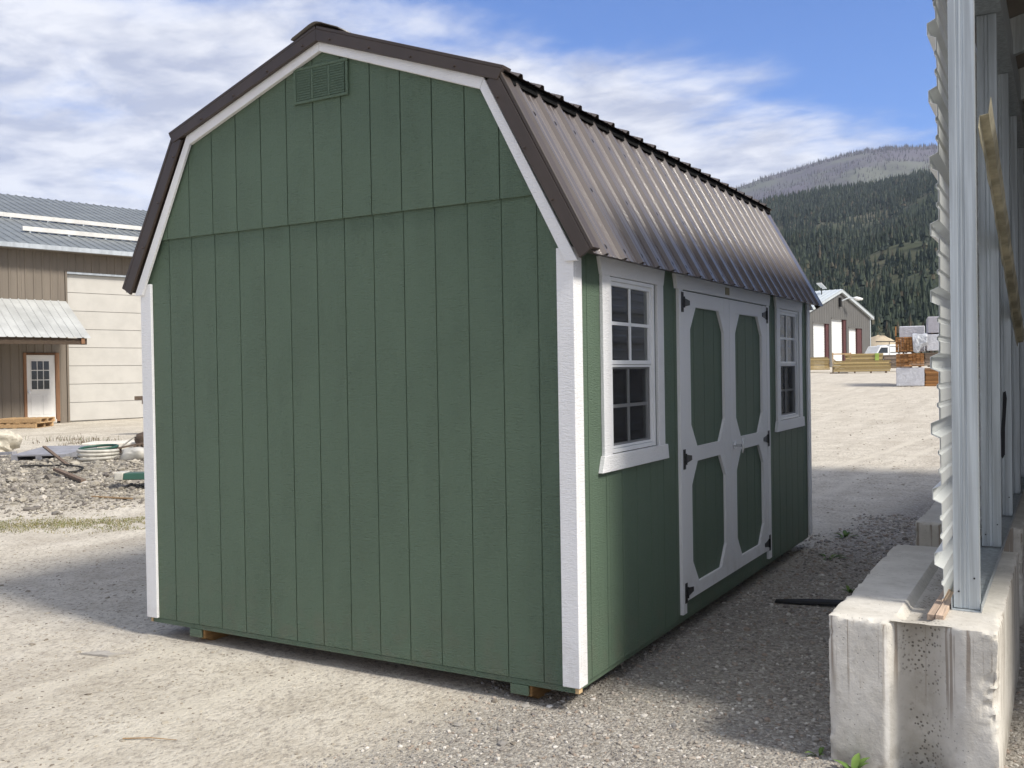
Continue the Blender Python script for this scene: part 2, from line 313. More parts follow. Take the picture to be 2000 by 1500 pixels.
def ground_mat():
    n = NT('dirt_and_gravel'); sp = n.N('SeparateXYZ'); n.L(n.P(), sp.inputs[0]); X, Y = sp.outputs[0], sp.outputs[1]
    a = n.noise(0.35, 5, 0.6); b = n.noise(2.2, 5, 0.65); c = n.noise(11, 6, 0.72); d = n.noise(90, 3, 0.6)
    st = n.noise(1.0, 4, 0.6, sc=(2.4, 0.22, 1), rot=(0, 0, 0.35))
    col = n.mix(n.mr(b, 0.3, 0.7), (0.47, 0.425, 0.35), (0.61, 0.565, 0.48))
    col = n.mix(n.math('MULTIPLY', n.mr(st, 0.45, 0.72), 0.5), col, (0.38, 0.34, 0.28))
    col = n.mix(n.math('MULTIPLY', n.mr(c, 0.5, 0.68), 0.6), col, (0.31, 0.272, 0.225))
    fl = n.noise(1.0, 5, 0.7, sc=(34, 22, 20), rot=(0, 0, 0.5)); col = n.mix(n.math('MULTIPLY', n.mr(fl, 0.52, 0.62), 0.6), col, (0.225, 0.20, 0.175))
    col = n.mix(n.math('MULTIPLY', n.mr(fl, 0.47, 0.36), 0.55), col, (0.64, 0.60, 0.52))
    col = n.mix(n.math('MULTIPLY', n.mr(a, 0.52, 0.7), 0.35), col, (0.35, 0.305, 0.245))
    # pale packed wheel tracks, running away from the viewer
    wob = n.math('MULTIPLY_ADD', n.noise(0.8, 2), 0.35, -0.17)
    def track(off, k, w):
        e = n.math('ABSOLUTE', n.math('ADD', n.math('ADD', n.math('MULTIPLY_ADD', Y, -k, X), -off), wob))
        return n.mr(e, w*0.35, w, 1, 0)
    tr = n.math('MAXIMUM', track(1.20, 0.10, 0.13), track(0.25, 0.12, 0.12))
    col = n.mix(n.math('MULTIPLY', tr, 0.6), col, (0.58, 0.535, 0.45))
    # grey crushed gravel in the strip between the shed and the block wall
    edge = n.math('ADD', n.math('MULTIPLY_ADD', Y, -0.10, X), n.math('MULTIPLY_ADD', b, 0.9, -0.45))
    g1 = n.mr(edge, 2.05, 2.75)
    g2 = n.mr(n.math('ADD', Y, n.math('MULTIPLY_ADD', X, -0.5, n.math('MULTIPLY', b, 2.0))), 7.5, 10.0, 1, 0)
    gm = n.math('MULTIPLY', g1, g2)
    v = n.vor(60, 'F1', 'Color'); vs = n.N('SeparateColor'); n.L(v, vs.inputs[0])
    peb = n.ramp(vs.outputs[0], [(0, (0.18, 0.16, 0.14)), (0.4, (0.28, 0.26, 0.235)), (0.75, (0.36, 0.335, 0.295)), (1, (0.50, 0.475, 0.43))])
    col = n.mix(n.math('MULTIPLY', gm, 0.8), col, peb)
    uu = n.math('ADD', n.math('MULTIPLY', n.math('ADD', X, 8.7), 0.84), n.math('MULTIPLY', n.math('ADD', Y, -5.4), -0.54))
    ww = n.math('ADD', n.math('MULTIPLY', n.math('ADD', X, 8.7), 0.54), n.math('MULTIPLY', n.math('ADD', Y, -5.4), 0.84))
    el = n.math('ADD', n.math('POWER', n.math('MULTIPLY', uu, 0.30), 2.0), n.math('POWER', n.math('MULTIPLY', ww, 0.22), 2.0))
    mm = n.mr(n.math('MULTIPLY_ADD', b, 0.5, el), 0.75, 1.35, 1, 0)
    col = n.mix(n.math('MULTIPLY', mm, 0.7), col, n.mix(0.5, peb, (0.20, 0.175, 0.14)))
    spk = n.vor(38, 'F1', 'Color'); sc_ = n.N('SeparateColor'); n.L(spk, sc_.inputs[0])
    sd = n.math('MULTIPLY', n.mr(n.vor(38), 0.20, 0.34, 1, 0), n.mr(sc_.outputs[0], 0.72, 0.80))
    col = n.mix(n.math('MULTIPLY', sd, 0.6), col, n.ramp(sc_.outputs[1], [(0, (0.16, 0.14, 0.12)), (0.6, (0.28, 0.25, 0.22)), (1, (0.62, 0.58, 0.50))]))
    vd = n.vor(60)
    bm = n.math('MULTIPLY_ADD', n.math('SUBTRACT', 1.0, vd), 0.6, n.math('MULTIPLY', d, 0.7))
    hh = n.math('ADD', n.math('MULTIPLY', bm, n.math('MULTIPLY_ADD', gm, 0.9, 0.35)), n.math('MULTIPLY', c, 1.0))
    n.bump(n.math('MULTIPLY_ADD', fl, -1.2, hh), 0.75, 0.02)
    # scrubby far ground
    dist = n.N('VectorMath'); dist.operation = 'LENGTH'; n.L(n.P(), dist.inputs[0])
    far = n.mr(dist.outputs['Value'], 125, 190); col = n.mix(far, col, (0.12, 0.115, 0.055))
    return n.set(col, 0.95, 0, 0.12)
M['ground'] = ground_mat()
def stone_mat(name, stops):
    n = NT(name); c = n.ramp(n.isl(), stops); f = n.noise(40, 3); c = n.mix(n.math('MULTIPLY', n.mr(f, 0.4, 0.7), 0.3), c, (0.2, 0.18, 0.15))
    return n.set(c, 0.85, 0, 0.25)
M['stone'] = stone_mat('mixed_gravel', [(0, (0.18, 0.16, 0.145)), (0.25, (0.27, 0.255, 0.235)), (0.5, (0.36, 0.335, 0.29)), (0.68, (0.30, 0.23, 0.18)), (0.85, (0.46, 0.43, 0.38)), (1, (0.64, 0.61, 0.56))])
M['stone_tan'] = stone_mat('tan_pebbles', [(0, (0.16, 0.135, 0.11)), (0.4, (0.30, 0.265, 0.21)), (0.8, (0.42, 0.38, 0.31)), (1, (0.52, 0.49, 0.43))])
M['rock'] = stone_mat('river_rock', [(0, (0.12, 0.105, 0.095)), (0.3, (0.20, 0.185, 0.16)), (0.6, (0.28, 0.255, 0.21)), (0.85, (0.38, 0.345, 0.28)), (1, (0.52, 0.48, 0.42))])
def leaf_mat(name, stops, rough=0.7):
    n = NT(name); c = n.ramp(n.isl(), stops); return n.set(c, rough, 0, 0.25)
M['grass'] = leaf_mat('dry_grass', [(0, (0.30, 0.25, 0.13)), (0.45, (0.24, 0.215, 0.095)), (0.8, (0.17, 0.185, 0.065)), (1, (0.12, 0.15, 0.05))])
M['weed'] = leaf_mat('weed_leaf', [(0, (0.07, 0.13, 0.03)), (1, (0.14, 0.22, 0.05))])
M['dryweed'] = leaf_mat('dry_weed', [(0, (0.10, 0.07, 0.045)), (0.6, (0.17, 0.13, 0.08)), (1, (0.10, 0.12, 0.05))])
M['conifer'] = leaf_mat('conifer_needles', [(0, (0.015, 0.026, 0.020)), (0.6, (0.028, 0.043, 0.029)), (0.92, (0.046, 0.060, 0.034)), (1, (0.09, 0.072, 0.048))])
M['deadtree'] = leaf_mat('burnt_trunks', [(0, (0.06, 0.052, 0.056)), (0.8, (0.12, 0.105, 0.11)), (1, (0.05, 0.065, 0.045))])
def hill_mat():
    n = NT('forest_floor'); a = n.noise(0.006, 5, 0.65); b = n.noise(0.03, 4, 0.65)
    c = n.mix(n.mr(a, 0.42, 0.62), (0.045, 0.058, 0.036), (0.105, 0.100, 0.068))
    c = n.mix(n.math('MULTIPLY', n.mr(b, 0.45, 0.7), 0.6), c, (0.060, 0.070, 0.038)); return n.set(c, 0.95, 0, 0.1)
M['hill'] = hill_mat()
def mtn_mat():
    n = NT('burnt_mountainside'); a = n.noise(0.0022, 6, 0.65); b = n.noise(0.012, 5, 0.7)
    c = n.mix(n.mr(a, 0.42, 0.62), (0.110, 0.100, 0.118), (0.125, 0.132, 0.105))
    c = n.mix(n.math('MULTIPLY', n.mr(b, 0.5, 0.68), 0.6), c, (0.070, 0.065, 0.070)); return n.set(c, 0.95, 0, 0.1)
M['mtn'] = mtn_mat()
M['sand'] = simple('sand_heap', (0.44, 0.37, 0.27), 0.95, 0, 0.1, 0.1, 1)

# ------------------------------------------------------------------ mesh building
ORG = {}
class B:
    def __init__(s): s.v = []; s.f = []
    def add(s, v, f):
        k = len(s.v); s.v += [tuple(p) for p in v]; s.f += [tuple(i+k for i in q) for q in f]; return s
    def box(s, x0, x1, y0, y1, z0, z1):
        return s.add([(x0,y0,z0),(x1,y0,z0),(x1,y1,z0),(x0,y1,z0),(x0,y0,z1),(x1,y0,z1),(x1,y1,z1),(x0,y1,z1)],
                     [(0,3,2,1),(4,5,6,7),(0,1,5,4),(1,2,6,5),(2,3,7,6),(3,0,4,7)])
    def prism(s, poly, fn, d0, d1):
        """poly: 2D outline; fn(a, b, d) -> point"""
        n = len(poly); v = [fn(a, b, d0) for a, b in poly]+[fn(a, b, d1) for a, b in poly]
        f = [tuple(range(n)), tuple(range(2*n-1, n-1, -1))]
        f += [(i+n, (i+1) % n+n, (i+1) % n, i) for i in range(n)]
        return s.add(v, f)
    def tube(s, pts, r, seg=8, cap=True):
        pts = [Vector(p) for p in pts]; rs = r if isinstance(r, (list, tuple)) else [r]*len(pts); v = []; f = []
        for i, p in enumerate(pts):
            t = (pts[min(i+1, len(pts)-1)]-pts[max(i-1, 0)]).normalized()
            a = t.orthogonal().normalized() if i == 0 else (a-t*a.dot(t)).normalized()
            b = t.cross(a)
            for k in range(seg):
                w = 2*math.pi*k/seg; v.append(p+(a*math.cos(w)+b*math.sin(w))*rs[i])
        for i in range(len(pts)-1):
            for k in range(seg): f.append((i*seg+k, i*seg+(k+1) % seg, (i+1)*seg+(k+1) % seg, (i+1)*seg+k))
        if cap: f += [tuple(range(seg-1, -1, -1)), tuple((len(pts)-1)*seg+k for k in range(seg))]
        return s.add(v, f)
    def grid(s, P):
        """P: rows of points"""
        n = len(P); m = len(P[0]); v = [p for r in P for p in r]
        f = [(i*m+j, i*m+j+1, (i+1)*m+j+1, (i+1)*m+j) for i in range(n-1) for j in range(m-1)]
        return s.add(v, f)
    def map(s, fn): s.v = [tuple(fn(*p)) for p in s.v]; return s

def fix_normals(me):
    bm = bmesh.new(); bm.from_mesh(me); bmesh.ops.recalc_face_normals(bm, faces=bm.faces); bm.to_mesh(me); bm.free()
def link(o, parent):
    COL.objects.link(o)
    if parent is not None: o.parent = parent
def mk(name, b, mat, parent=None, bevel=0.0, smooth=False, solid=0.0, normals=True, kind=None, org=None):
    v = np.array(b.v, float); c = np.array(org, float) if org is not None else (v.min(0)+v.max(0))/2
    me = bpy.data.meshes.new(name); me.from_pydata((v-c).tolist(), [], b.f); me.update()
    if normals: fix_normals(me)
    me.materials.append(M[mat] if isinstance(mat, str) else mat)
    if smooth:
        me.shade_smooth(); me.set_sharp_from_angle(angle=rad(smooth if smooth > 1 else 35))
    o = bpy.data.objects.new(name, me); link(o, parent)
    po = ORG.get(parent.name, np.zeros(3)) if parent is not None else np.zeros(3)
    o.location = tuple(c-po); ORG[o.name] = c
    if bevel:
        m = o.modifiers.new('bevel', 'BEVEL'); m.width = bevel; m.segments = 1; m.limit_method = 'ANGLE'
    if solid:
        m = o.modifiers.new('solid', 'SOLIDIFY'); m.thickness = solid; m.offset = 0
    if kind: o['kind'] = kind
    return o
def rep(src, name, delta, parent):
    """another object sharing src's mesh, moved by delta (world)"""
    o = bpy.data.objects.new(name, src.data); link(o, parent)
    c = ORG[src.name]+np.array(delta, float); po = ORG.get(parent.name, np.zeros(3)) if parent is not None else np.zeros(3)
    o.location = tuple(c-po); ORG[o.name] = c
    for m in src.modifiers:
        if m.type == 'BEVEL':
            q = o.modifiers.new('bevel', 'BEVEL'); q.width = m.width; q.segments = 1; q.limit_method = 'ANGLE'
    return o
def thing(name, loc, label, cat, group=None, parent=None):
    o = bpy.data.objects.new(name, None); link(o, parent); o.empty_display_size = 0.2
    po = ORG.get(parent.name, np.zeros(3)) if parent is not None else np.zeros(3)
    o.location = tuple(np.array(loc, float)-po); ORG[o.name] = np.array(loc, float)
    if parent is None:
        o['label'] = label; o['category'] = cat
        if group: o['group'] = group
    return o
def part(name, loc, parent): return thing(name, loc, None, None, None, parent)
def tag(o, label, cat, group=None):
    o['label'] = label; o['category'] = cat
    if group: o['group'] = group
    return o
def XZ(a, b, d): return (a, d, b)
def YZ(a, b, d): return (d, a, b)

# ------------------------------------------------------------------ ground
GP = [(0, 0), (9, 0), (30, .37), (45, .77), (89, 1.18), (112, 1.95), (200, 3.0), (9000, 3.0)]
def ground_h(X, Y):
    X = np.asarray(X, float); Y = np.asarray(Y, float); r = np.hypot(X-3, Y)
    h = np.interp(r, [p[0] for p in GP], [p[1] for p in GP])
    near = sstep(60, 20, r)
    h = h+near*(0.020*fbm(X*0.9, Y*0.9, 3, 3)*sstep(3.0, 6.5, r)+0.006*fbm(X*5, Y*5, 8, 3))
    # mound of dumped river rock left of the shed
    u = (X+9.0)*0.84+(Y-5.6)*(-0.54); w = (X+9.0)*0.54+(Y-5.6)*0.84
    md = np.exp(-((u/2.9)**2+(w/4.5)**2)**1.5)
    h = h+0.25*md*(1+0.30*fbm(X*0.7, Y*0.7, 21, 4))+0.05*md*fbm(X*3, Y*3, 5, 3)
    return h
def hz(x, y): return float(ground_h(x, y))
def build_ground():
    na = 760; cx, cy = 4.0, -2.0
    rr = np.concatenate([[0.0], np.geomspace(0.35, 60, 250), np.geomspace(63, 6600, 46)])
    az = np.linspace(0, 2*math.pi, na, endpoint=False)
    X = cx+rr[:, None]*np.cos(az)[None]; Y = cy+rr[:, None]*np.sin(az)[None]
    Z = ground_h(X, Y); V = np.stack([X, Y, Z], -1).reshape(-1, 3)
    n = len(rr); i = np.arange(n-1)[:, None]; j = np.arange(na)[None]; j2 = (j+1) % na
    F = np.stack([i*na+j, (i+1)*na+j, (i+1)*na+j2, i*na+j2], -1).reshape(-1, 4)
    me = bpy.data.meshes.new('ground'); me.from_pydata(V.tolist(), [], F.tolist()); me.update(); me.shade_smooth()
    me.materials.append(M['ground']); o = bpy.data.objects.new('ground', me); COL.objects.link(o); o['kind'] = 'structure'
build_ground()

# ------------------------------------------------------------------ hills and forest (polar round the yard)
AZS = [-70, -45, -30, -22, -17, -15, -12.15, -9.4, -7.3, -6, 0, 10, 25, 45]
E1 = [2, 3.5, 6.0, 8.2, 9.0, 9.35, 9.85, 10.0, 10.3, 10.5, 11.3, 11.5, 9, 5]
AZ2 = [-70, -45, -30, -22, -17, -15, -12.15, -9.95, -8.35, -6, 0, 10, 25, 45]
E2 = [3, 5, 7.2, 9.2, 10.4, 10.98, 11.6, 11.95, 12.0, 11.85, 11.7, 12.5, 9, 5]
def hill1(az, r):
    e = np.tan(np.radians(np.interp(az, AZS, E1)))*1800
    u = np.clip((r-240)/(1800-240), 0, None)
    x = r*np.sin(np.radians(az)); y = r*np.cos(np.radians(az))
    up = np.minimum(u, 1)
    prof = 0.75*up**1.25+0.25*up+0.035*np.sin(up*13+az*0.35)*up*(1-up)*3
    z = 2+(e-2)*prof
    z = z+(fbm(x/260, y/260, 31, 4)*46+fbm(x/70, y/70, 77, 3)*9)*np.clip(up*3, 0, 1)*np.clip((1-up)*5+0.15, 0, 1)
    z = z-np.clip(u-1, 0, None)*600
    return z-6*(1-np.clip((r-200)/120, 0, 1))
def hill2(az, r):
    e = np.tan(np.radians(np.interp(az, AZ2, E2)))*4600
    u = np.clip((r-1900)/(4600-1900), 0, None); up = np.minimum(u, 1)
    x = r*np.sin(np.radians(az)); y = r*np.cos(np.radians(az))
    z = 150+(e-150)*(0.6*up+0.4*up**1.6)+fbm(x/700, y/700, 41, 5)*120*np.clip(up*3, 0, 1)*np.clip((1-up)*4+0.06, 0, 1)
    return z-np.clip(u-1, 0, None)*1500
def polar_mesh(name, fn, az0, az1, na, r0, r1, nr, mat):
    az = np.linspace(az0, az1, na); r = np.geomspace(r0, r1, nr); A, R = np.meshgrid(az, r)
    Z = fn(A, R); X = CAM.x+R*np.sin(np.radians(A)); Y = CAM.y+R*np.cos(np.radians(A))
    V = np.stack([X, Y, Z], -1).reshape(-1, 3); i = np.arange(nr-1)[:, None]; j = np.arange(na-1)[None]
    F = np.stack([i*na+j, i*na+j+1, (i+1)*na+j+1, (i+1)*na+j], -1).reshape(-1, 4)
    me = bpy.data.meshes.new(name); me.from_pydata(V.tolist(), [], F.tolist()); me.update(); me.shade_smooth()
    me.materials.append(M[mat]); o = bpy.data.objects.new(name, me); COL.objects.link(o); o['kind'] = 'structure'
polar_mesh('forested_hill', hill1, -70, 45, 280, 200, 2100, 130, 'hill')
polar_mesh('far_mountain', hill2, -70, 45, 260, 1850, 5300, 110, 'mtn')

def conifers(name, label_mat, pos, hts, seg, tiers, width, seed):
    """all trees of a far wood as one mesh: stacked ragged cones"""
    rg = np.random.default_rng(seed); n = len(pos); VV = []; FF = []; k = 0
    per = tiers*(seg+1)
    ang = np.arange(seg)*2*math.pi/seg
    V = np.zeros((n, per, 3)); rot = rg.random(n)*6.28; wd = width*(0.55+0.95*rg.random(n)**1.5)
    for t in range(tiers):
        z0 = 0.06+0.80*t/tiers; z1 = min(1.0, z0+0.92/tiers+0.14) if t < tiers-1 else 1.0
        rad_ = (1-z0)**0.9
        jit = 0.7+0.6*rg.random((n, seg))
        a = ang[None]+rot[:, None]+t*0.6
        rr = wd[:, None]*hts[:, None]*rad_*jit
        V[:, t*(seg+1):t*(seg+1)+seg, 0] = np.cos(a)*rr; V[:, t*(seg+1):t*(seg+1)+seg, 1] = np.sin(a)*rr
        V[:, t*(seg+1):t*(seg+1)+seg, 2] = hts[:, None]*(z0-0.05*rg.random((n, seg)))
        V[:, t*(seg+1)+seg, 2] = hts*z1
    V += pos[:, None, :]
    f = []
    for t in range(tiers):
        b0 = t*(seg+1); f += [(b0+i, b0+(i+1) % seg, b0+seg) for i in range(seg)]
    f = np.array(f); F = (np.arange(n)[:, None, None]*per+f[None]).reshape(-1, 3)
    me = bpy.data.meshes.new(name); me.from_pydata(V.reshape(-1, 3).tolist(), [], F.tolist()); me.update()
    me.materials.append(M[label_mat]); o = bpy.data.objects.new(name, me); COL.objects.link(o); o['kind'] = 'stuff'; return o
def scatter_forest():
    rg = np.random.default_rng(11); out = []
    for a0, a1, n in ((-19, -4, 25000), (-30, -19, 4500), (-4, 8, 4500)):
        az = a0+(a1-a0)*rg.random(n); r = np.sqrt(250**2+(1830**2-250**2)*rg.random(n))
        x = r*np.sin(np.radians(az)); y = r*np.cos(np.radians(az))
        d = fbm(x/170, y/170, 61, 4)+0.5*fbm(x/45, y/45, 5, 2)
        keep = (d > -0.16) | (rg.random(n) < 0.22)
        az, r, x, y = az[keep], r[keep], x[keep], y[keep]
        z = hill1(az, r); out.append(np.stack([CAM.x+x, CAM.y+y, z-0.6], -1))
    P = np.concatenate(out); h = 6+13*rg.random(len(P))**1.3; r = np.hypot(P[:, 0], P[:, 1])
    h = h*np.interp(r, [250, 700, 1800], [0.5, 0.8, 1.05])
    o = conifers('conifer_forest', 'conifer', P, h, 6, 4, 0.17, 3)
    o['label'] = 'dense dark green conifer forest covering the hillside behind the yard'; o['category'] = 'forest'
    n = 9000; az = -24+24*rg.random(n); r = np.sqrt(2300**2+(4600**2-2300**2)*rg.random(n))
    rim = rg.random(n) < 0.25; r = np.where(rim, 4480+160*rg.random(n), r)
    x = r*np.sin(np.radians(az)); y = r*np.cos(np.radians(az))
    keep = (fbm(x/500, y/500, 15, 4) > -0.05) | rim; az, r, x, y = az[keep], r[keep], x[keep], y[keep]
    P = np.stack([CAM.x+x, CAM.y+y, hill2(az, r)-1], -1)
    o = conifers('burnt_forest', 'deadtree', P, 9+11*rg.random(len(P)), 4, 1, 0.13, 5)
    o['label'] = 'sparse grey burnt trees on the far purple-grey mountain'; o['category'] = 'forest'
scatter_forest()

# ------------------------------------------------------------------ the green shed
ZS = 0.12                                   # underside of the siding
CX = 1.297; HW = 1.532                      # gable centre, half width to the siding face
XL, XR = CX-HW, CX+HW; LEN = 4.86
shed = thing('storage_shed', (CX, LEN/2, 0), 'green wooden storage shed with white trim and brown gambrel metal roof', 'shed')
def top_in(x):                              # underside of the roof above the gable wall
    a = abs(x-CX)
    return ZS+(3.425-a*0.372 if a <= 1.12 else 3.008-(a-1.12)*1.86)
def gpoly(x0, x1, z0, zmax):
    pts = [(x0, z0), (x1, z0)]; xs = [x for x in (CX-1.12, CX, CX+1.12) if x0 < x < x1]
    tops = [(x, min(zmax, top_in(x))) for x in [x1]+sorted(xs, reverse=True)+[x0]]
    # add the crossing with zmax
    res = []
    for (xa, za), (xb, zb) in zip(tops[:-1], tops[1:]):
        res.append((xa, za)); ta, tb = top_in(xa), top_in(xb)
        if (ta-zmax)*(tb-zmax) < 0:
            k = (zmax-ta)/(tb-ta); res.append((xa+(xb-xa)*k, zmax))
    res.append(tops[-1])
    pts += res
    return [p for p in pts if True]
LAP = ZS+2.423
fw = mk('front_wall', B().prism(gpoly(XL, XR, ZS+0.002, 9), XZ, 0.0055, 0.03), 'green_x', shed)
GR = [i*0.2032 for i in range(14)]
xs = [XL]+GR+[XR]
for i in range(15):
    a, b = xs[i]+0.0023, xs[i+1]-0.0023
    if i == 0: a = XL
    if i == 14: b = XR
    mk('siding_board', B().prism(gpoly(a, b, ZS, LAP), XZ, 0.0, 0.0052), 'green_x', fw, bevel=0.0016)
    z0 = LAP-0.012
    if max(top_in(a), top_in(b)) > z0+0.02:
        if top_in(a) < z0: a = CX-1.12-(3.008-(z0-ZS))/1.86 if a < CX else a
        if top_in(b) < z0: b = CX+1.12+(3.008-(z0-ZS))/1.86
        if b-a > 0.02: mk('siding_board', B().prism(gpoly(a, b, z0, 9), XZ, -0.0125, -0.0060), 'green_x', fw, bevel=0.0016)
bk = mk('back_wall', B().prism(gpoly(XL, XR, ZS, 9), XZ, LEN-0.03, LEN), 'green_x', shed)
mk('left_wall', B().box(XL, XL+0.03, 0.031, LEN-0.031, ZS, ZS+2.2), 'green_y', shed)
# right wall with its openings
W1, W2 = 0.0, 3.40
oy = [(0.40+w, 1.075+w) for w in (W1, W2)]; OZ0, OZ1 = ZS+1.095, ZS+2.045
DY0, DY1 = 1.43, 3.46
bw = B(); segs = [0.031, oy[0][0], oy[0][1], oy[1][0], oy[1][1], LEN-0.031]
for k, (a, b) in enumerate(zip(segs[:-1], segs[1:])):
    if k in (1, 3): bw.box(XR-0.03, XR-0.0065, a, b, ZS+0.002, OZ0); bw.box(XR-0.03, XR-0.0065, a, b, OZ1, ZS+2.2)
    else: bw.box(XR-0.03, XR-0.0065, a, b, ZS+0.002, ZS+2.2)
rw = mk('right_wall', bw, 'green_y', shed)
ys = [0.0]+[0.16+0.2032*i for i in range(24) if 0.16+0.2032*i < LEN-0.05]+[LEN]
for a, b in zip(ys[:-1], ys[1:]):
    a += 0.003 if a > 0 else 0; b -= 0.003 if b < LEN else 0
    if a >= DY0 and b <= DY1: continue
    if a < DY0 < b: b = DY0
    if a < DY1 < b: a = DY1
    cut = None
    for o0, o1 in oy:
        if a < o1 and b > o0: cut = (o0, o1)
    def bd(y0, y1, z0, z1):
        if y1-y0 > 0.012: mk('siding_board', B().box(XR-0.0062, XR, y0, y1, z0, z1), 'green_y', rw, bevel=0.0016)
    if cut is None: bd(a, b, ZS, ZS+2.2)
    else:
        if a < cut[0]: bd(a, cut[0], ZS, ZS+2.2)
        if b > cut[1]: bd(cut[1], b, ZS, ZS+2.2)
        y0, y1 = max(a, cut[0]), min(b, cut[1]); bd(y0, y1, ZS, OZ0); bd(y0, y1, OZ1, ZS+2.2)
# floor frame, skids, inside
mk('rim_board', B().box(XL+0.015, XR-0.016, 0.004, 0.042, ZS-0.032, ZS-0.001), 'green_x', shed, bevel=0.003)
mk('rim_board', B().box(XR-0.05, XR-0.014, 0.043, LEN-0.043, ZS-0.032, ZS-0.001), 'green_y', shed, bevel=0.003)
mk('rim_board', B().box(XL+0.014, XL+0.05, 0.043, LEN-0.043, ZS-0.032, ZS-0.001), 'green_y', shed, bevel=0.003)
mk('rim_board', B().box(XL+0.015, XR-0.016, LEN-0.042, LEN-0.004, ZS-0.032, ZS-0.001), 'green_x', shed, bevel=0.003)
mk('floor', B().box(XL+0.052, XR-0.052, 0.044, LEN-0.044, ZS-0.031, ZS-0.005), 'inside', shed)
mk('raw_rim_end', B().box(XR-0.0155, XR+0.004, 0.0, 0.04, ZS-0.030, ZS-0.004), 'raw', shed)
mk('raw_rim_end', B().box(XL-0.004, XL+0.0145, 0.0, 0.04, ZS-0.030, ZS-0.004), 'raw', shed)
for x0 in (0.115, 2.445):
    pr = [(0.02, ZS-0.033), (LEN-0.02, ZS-0.033), (LEN-0.02, 0.04), (LEN-0.10, -0.03), (0.13, -0.03), (0.045, 0.028), (0.02, 0.028)]
    sk = mk('skid', B().prism(pr, YZ, x0, x0+0.115), 'skid', shed, bevel=0.004)
    mk('painted_skid_end', B().box(x0-0.001, x0+0.103, 0.002, 0.0195, 0.036, ZS-0.0335), 'green_x', sk, bevel=0.002)
for xx in (0.75, 1.75):
    mk('skid', B().box(xx, xx+0.1, 0.35, LEN-0.3, -0.03, ZS-0.033), 'skid', shed)
for y in np.arange(0.03, LEN, 0.405):
    if abs(y-2.45) < 0.9 or any(a-0.03 < y < b for a, b in oy): pass
    else: mk('stud', B().box(XR-0.12, XR-0.032, y, y+0.038, ZS, ZS+2.1), 'raw', shed)
    mk('stud', B().box(XL+0.032, XL+0.12, y, y+0.038, ZS, ZS+2.1), 'raw', shed)
for w in (W1, W2):
    for y in (0.345+w, 1.08+w): mk('stud', B().box(XR-0.12, XR-0.032, y, y+0.038, ZS, ZS+2.1), 'raw', shed)
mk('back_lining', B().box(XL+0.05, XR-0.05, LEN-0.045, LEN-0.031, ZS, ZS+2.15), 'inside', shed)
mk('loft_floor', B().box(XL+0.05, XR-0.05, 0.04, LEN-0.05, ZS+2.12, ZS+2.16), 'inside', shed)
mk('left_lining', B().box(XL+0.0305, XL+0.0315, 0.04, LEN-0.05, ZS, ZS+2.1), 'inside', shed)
# corner boards
CT = ZS+2.14
def corner(xa, xb, ya, yb): mk('corner_board', B().box(xa, xb, ya, yb, ZS+0.002, CT), 'white_x', shed, bevel=0.003)
corner(XR-0.075, XR+0.019, -0.02, -0.0005); corner(XR+0.0005, XR+0.019, 0.0, 0.072)
corner(XL-0.019, XL+0.078, -0.02, -0.0005); corner(XL-0.019, XL-0.0005, 0.0, 0.072)
corner(XR+0.0005, XR+0.019, LEN-0.075, LEN-0.001); corner(XL-0.019, XL-0.0005, LEN-0.075, LEN-0.001)
corner(XR-0.075, XR+0.019, LEN+0.0005, LEN+0.02); corner(XL-0.019, XL+0.078, LEN+0.0005, LEN+0.02)
# white rake boards and brown rake flashing, both gables
def mir(poly, s): return [(CX+s*a, ZS+b) for a, b in poly]
UPW = [(0, 3.352), (0, 3.408), (1.075, 3.026), (1.05, 2.972)]
LOW = [(1.0505, 2.9715), (1.0755, 3.0255), (1.583, 2.07), (1.515, 2.07)]
UPB = [(0, 3.401), (0, 3.468), (1.20, 3.041), (1.168, 2.992)]
LOB = [(1.099, 3.0), (1.165, 3.026), (1.660, 2.115), (1.602, 2.078)]
for s in (1, -1):
    for nm, poly, mat, y0, y1 in (('rake_board', UPW, 'white_x', -0.040, -0.0135), ('rake_board', LOW, 'white_x', -0.039, -0.0205),
                                  ('rake_flashing', UPB, 'brown', -0.066, -0.042), ('rake_flashing', LOB, 'brown', -0.060, -0.0415)):
        mk(nm, B().prism(mir(poly, s), XZ, y0, y1), mat, shed, bevel=0.002)
        mk(nm, B().prism(mir(poly, s), XZ, LEN-y1+0.01, LEN-y0+0.01), mat, shed, bevel=0.002)
# top legs of the flashing lying over the sheet ends
def leg(s, a, b, w=0.075, up=0.024):
    (xa, za), (xb, zb) = [(CX+s*p[0], ZS+p[1]) for p in (a, b)]
    d = Vector((xb-xa, 0, zb-za)).normalized(); n = Vector((-d.z, 0, d.x)) if s > 0 else Vector((d.z, 0, -d.x))
    q = B()
    pts = [(xa, za), (xb, zb), (xb+n.x*up, zb+n.z*up), (xa+n.x*up, za+n.z*up)]
    q.prism(pts, XZ, -0.066 if a[1] > 3.2 else -0.060, w-0.06); mk('rake_cap', q, 'brown', shed, bevel=0.002)
for s in (1, -1):
    leg(s, (0.0, 3.4685), (1.20, 3.0415), up=0.017); leg(s, (1.172, 3.020), (1.662, 2.114), up=0.019)
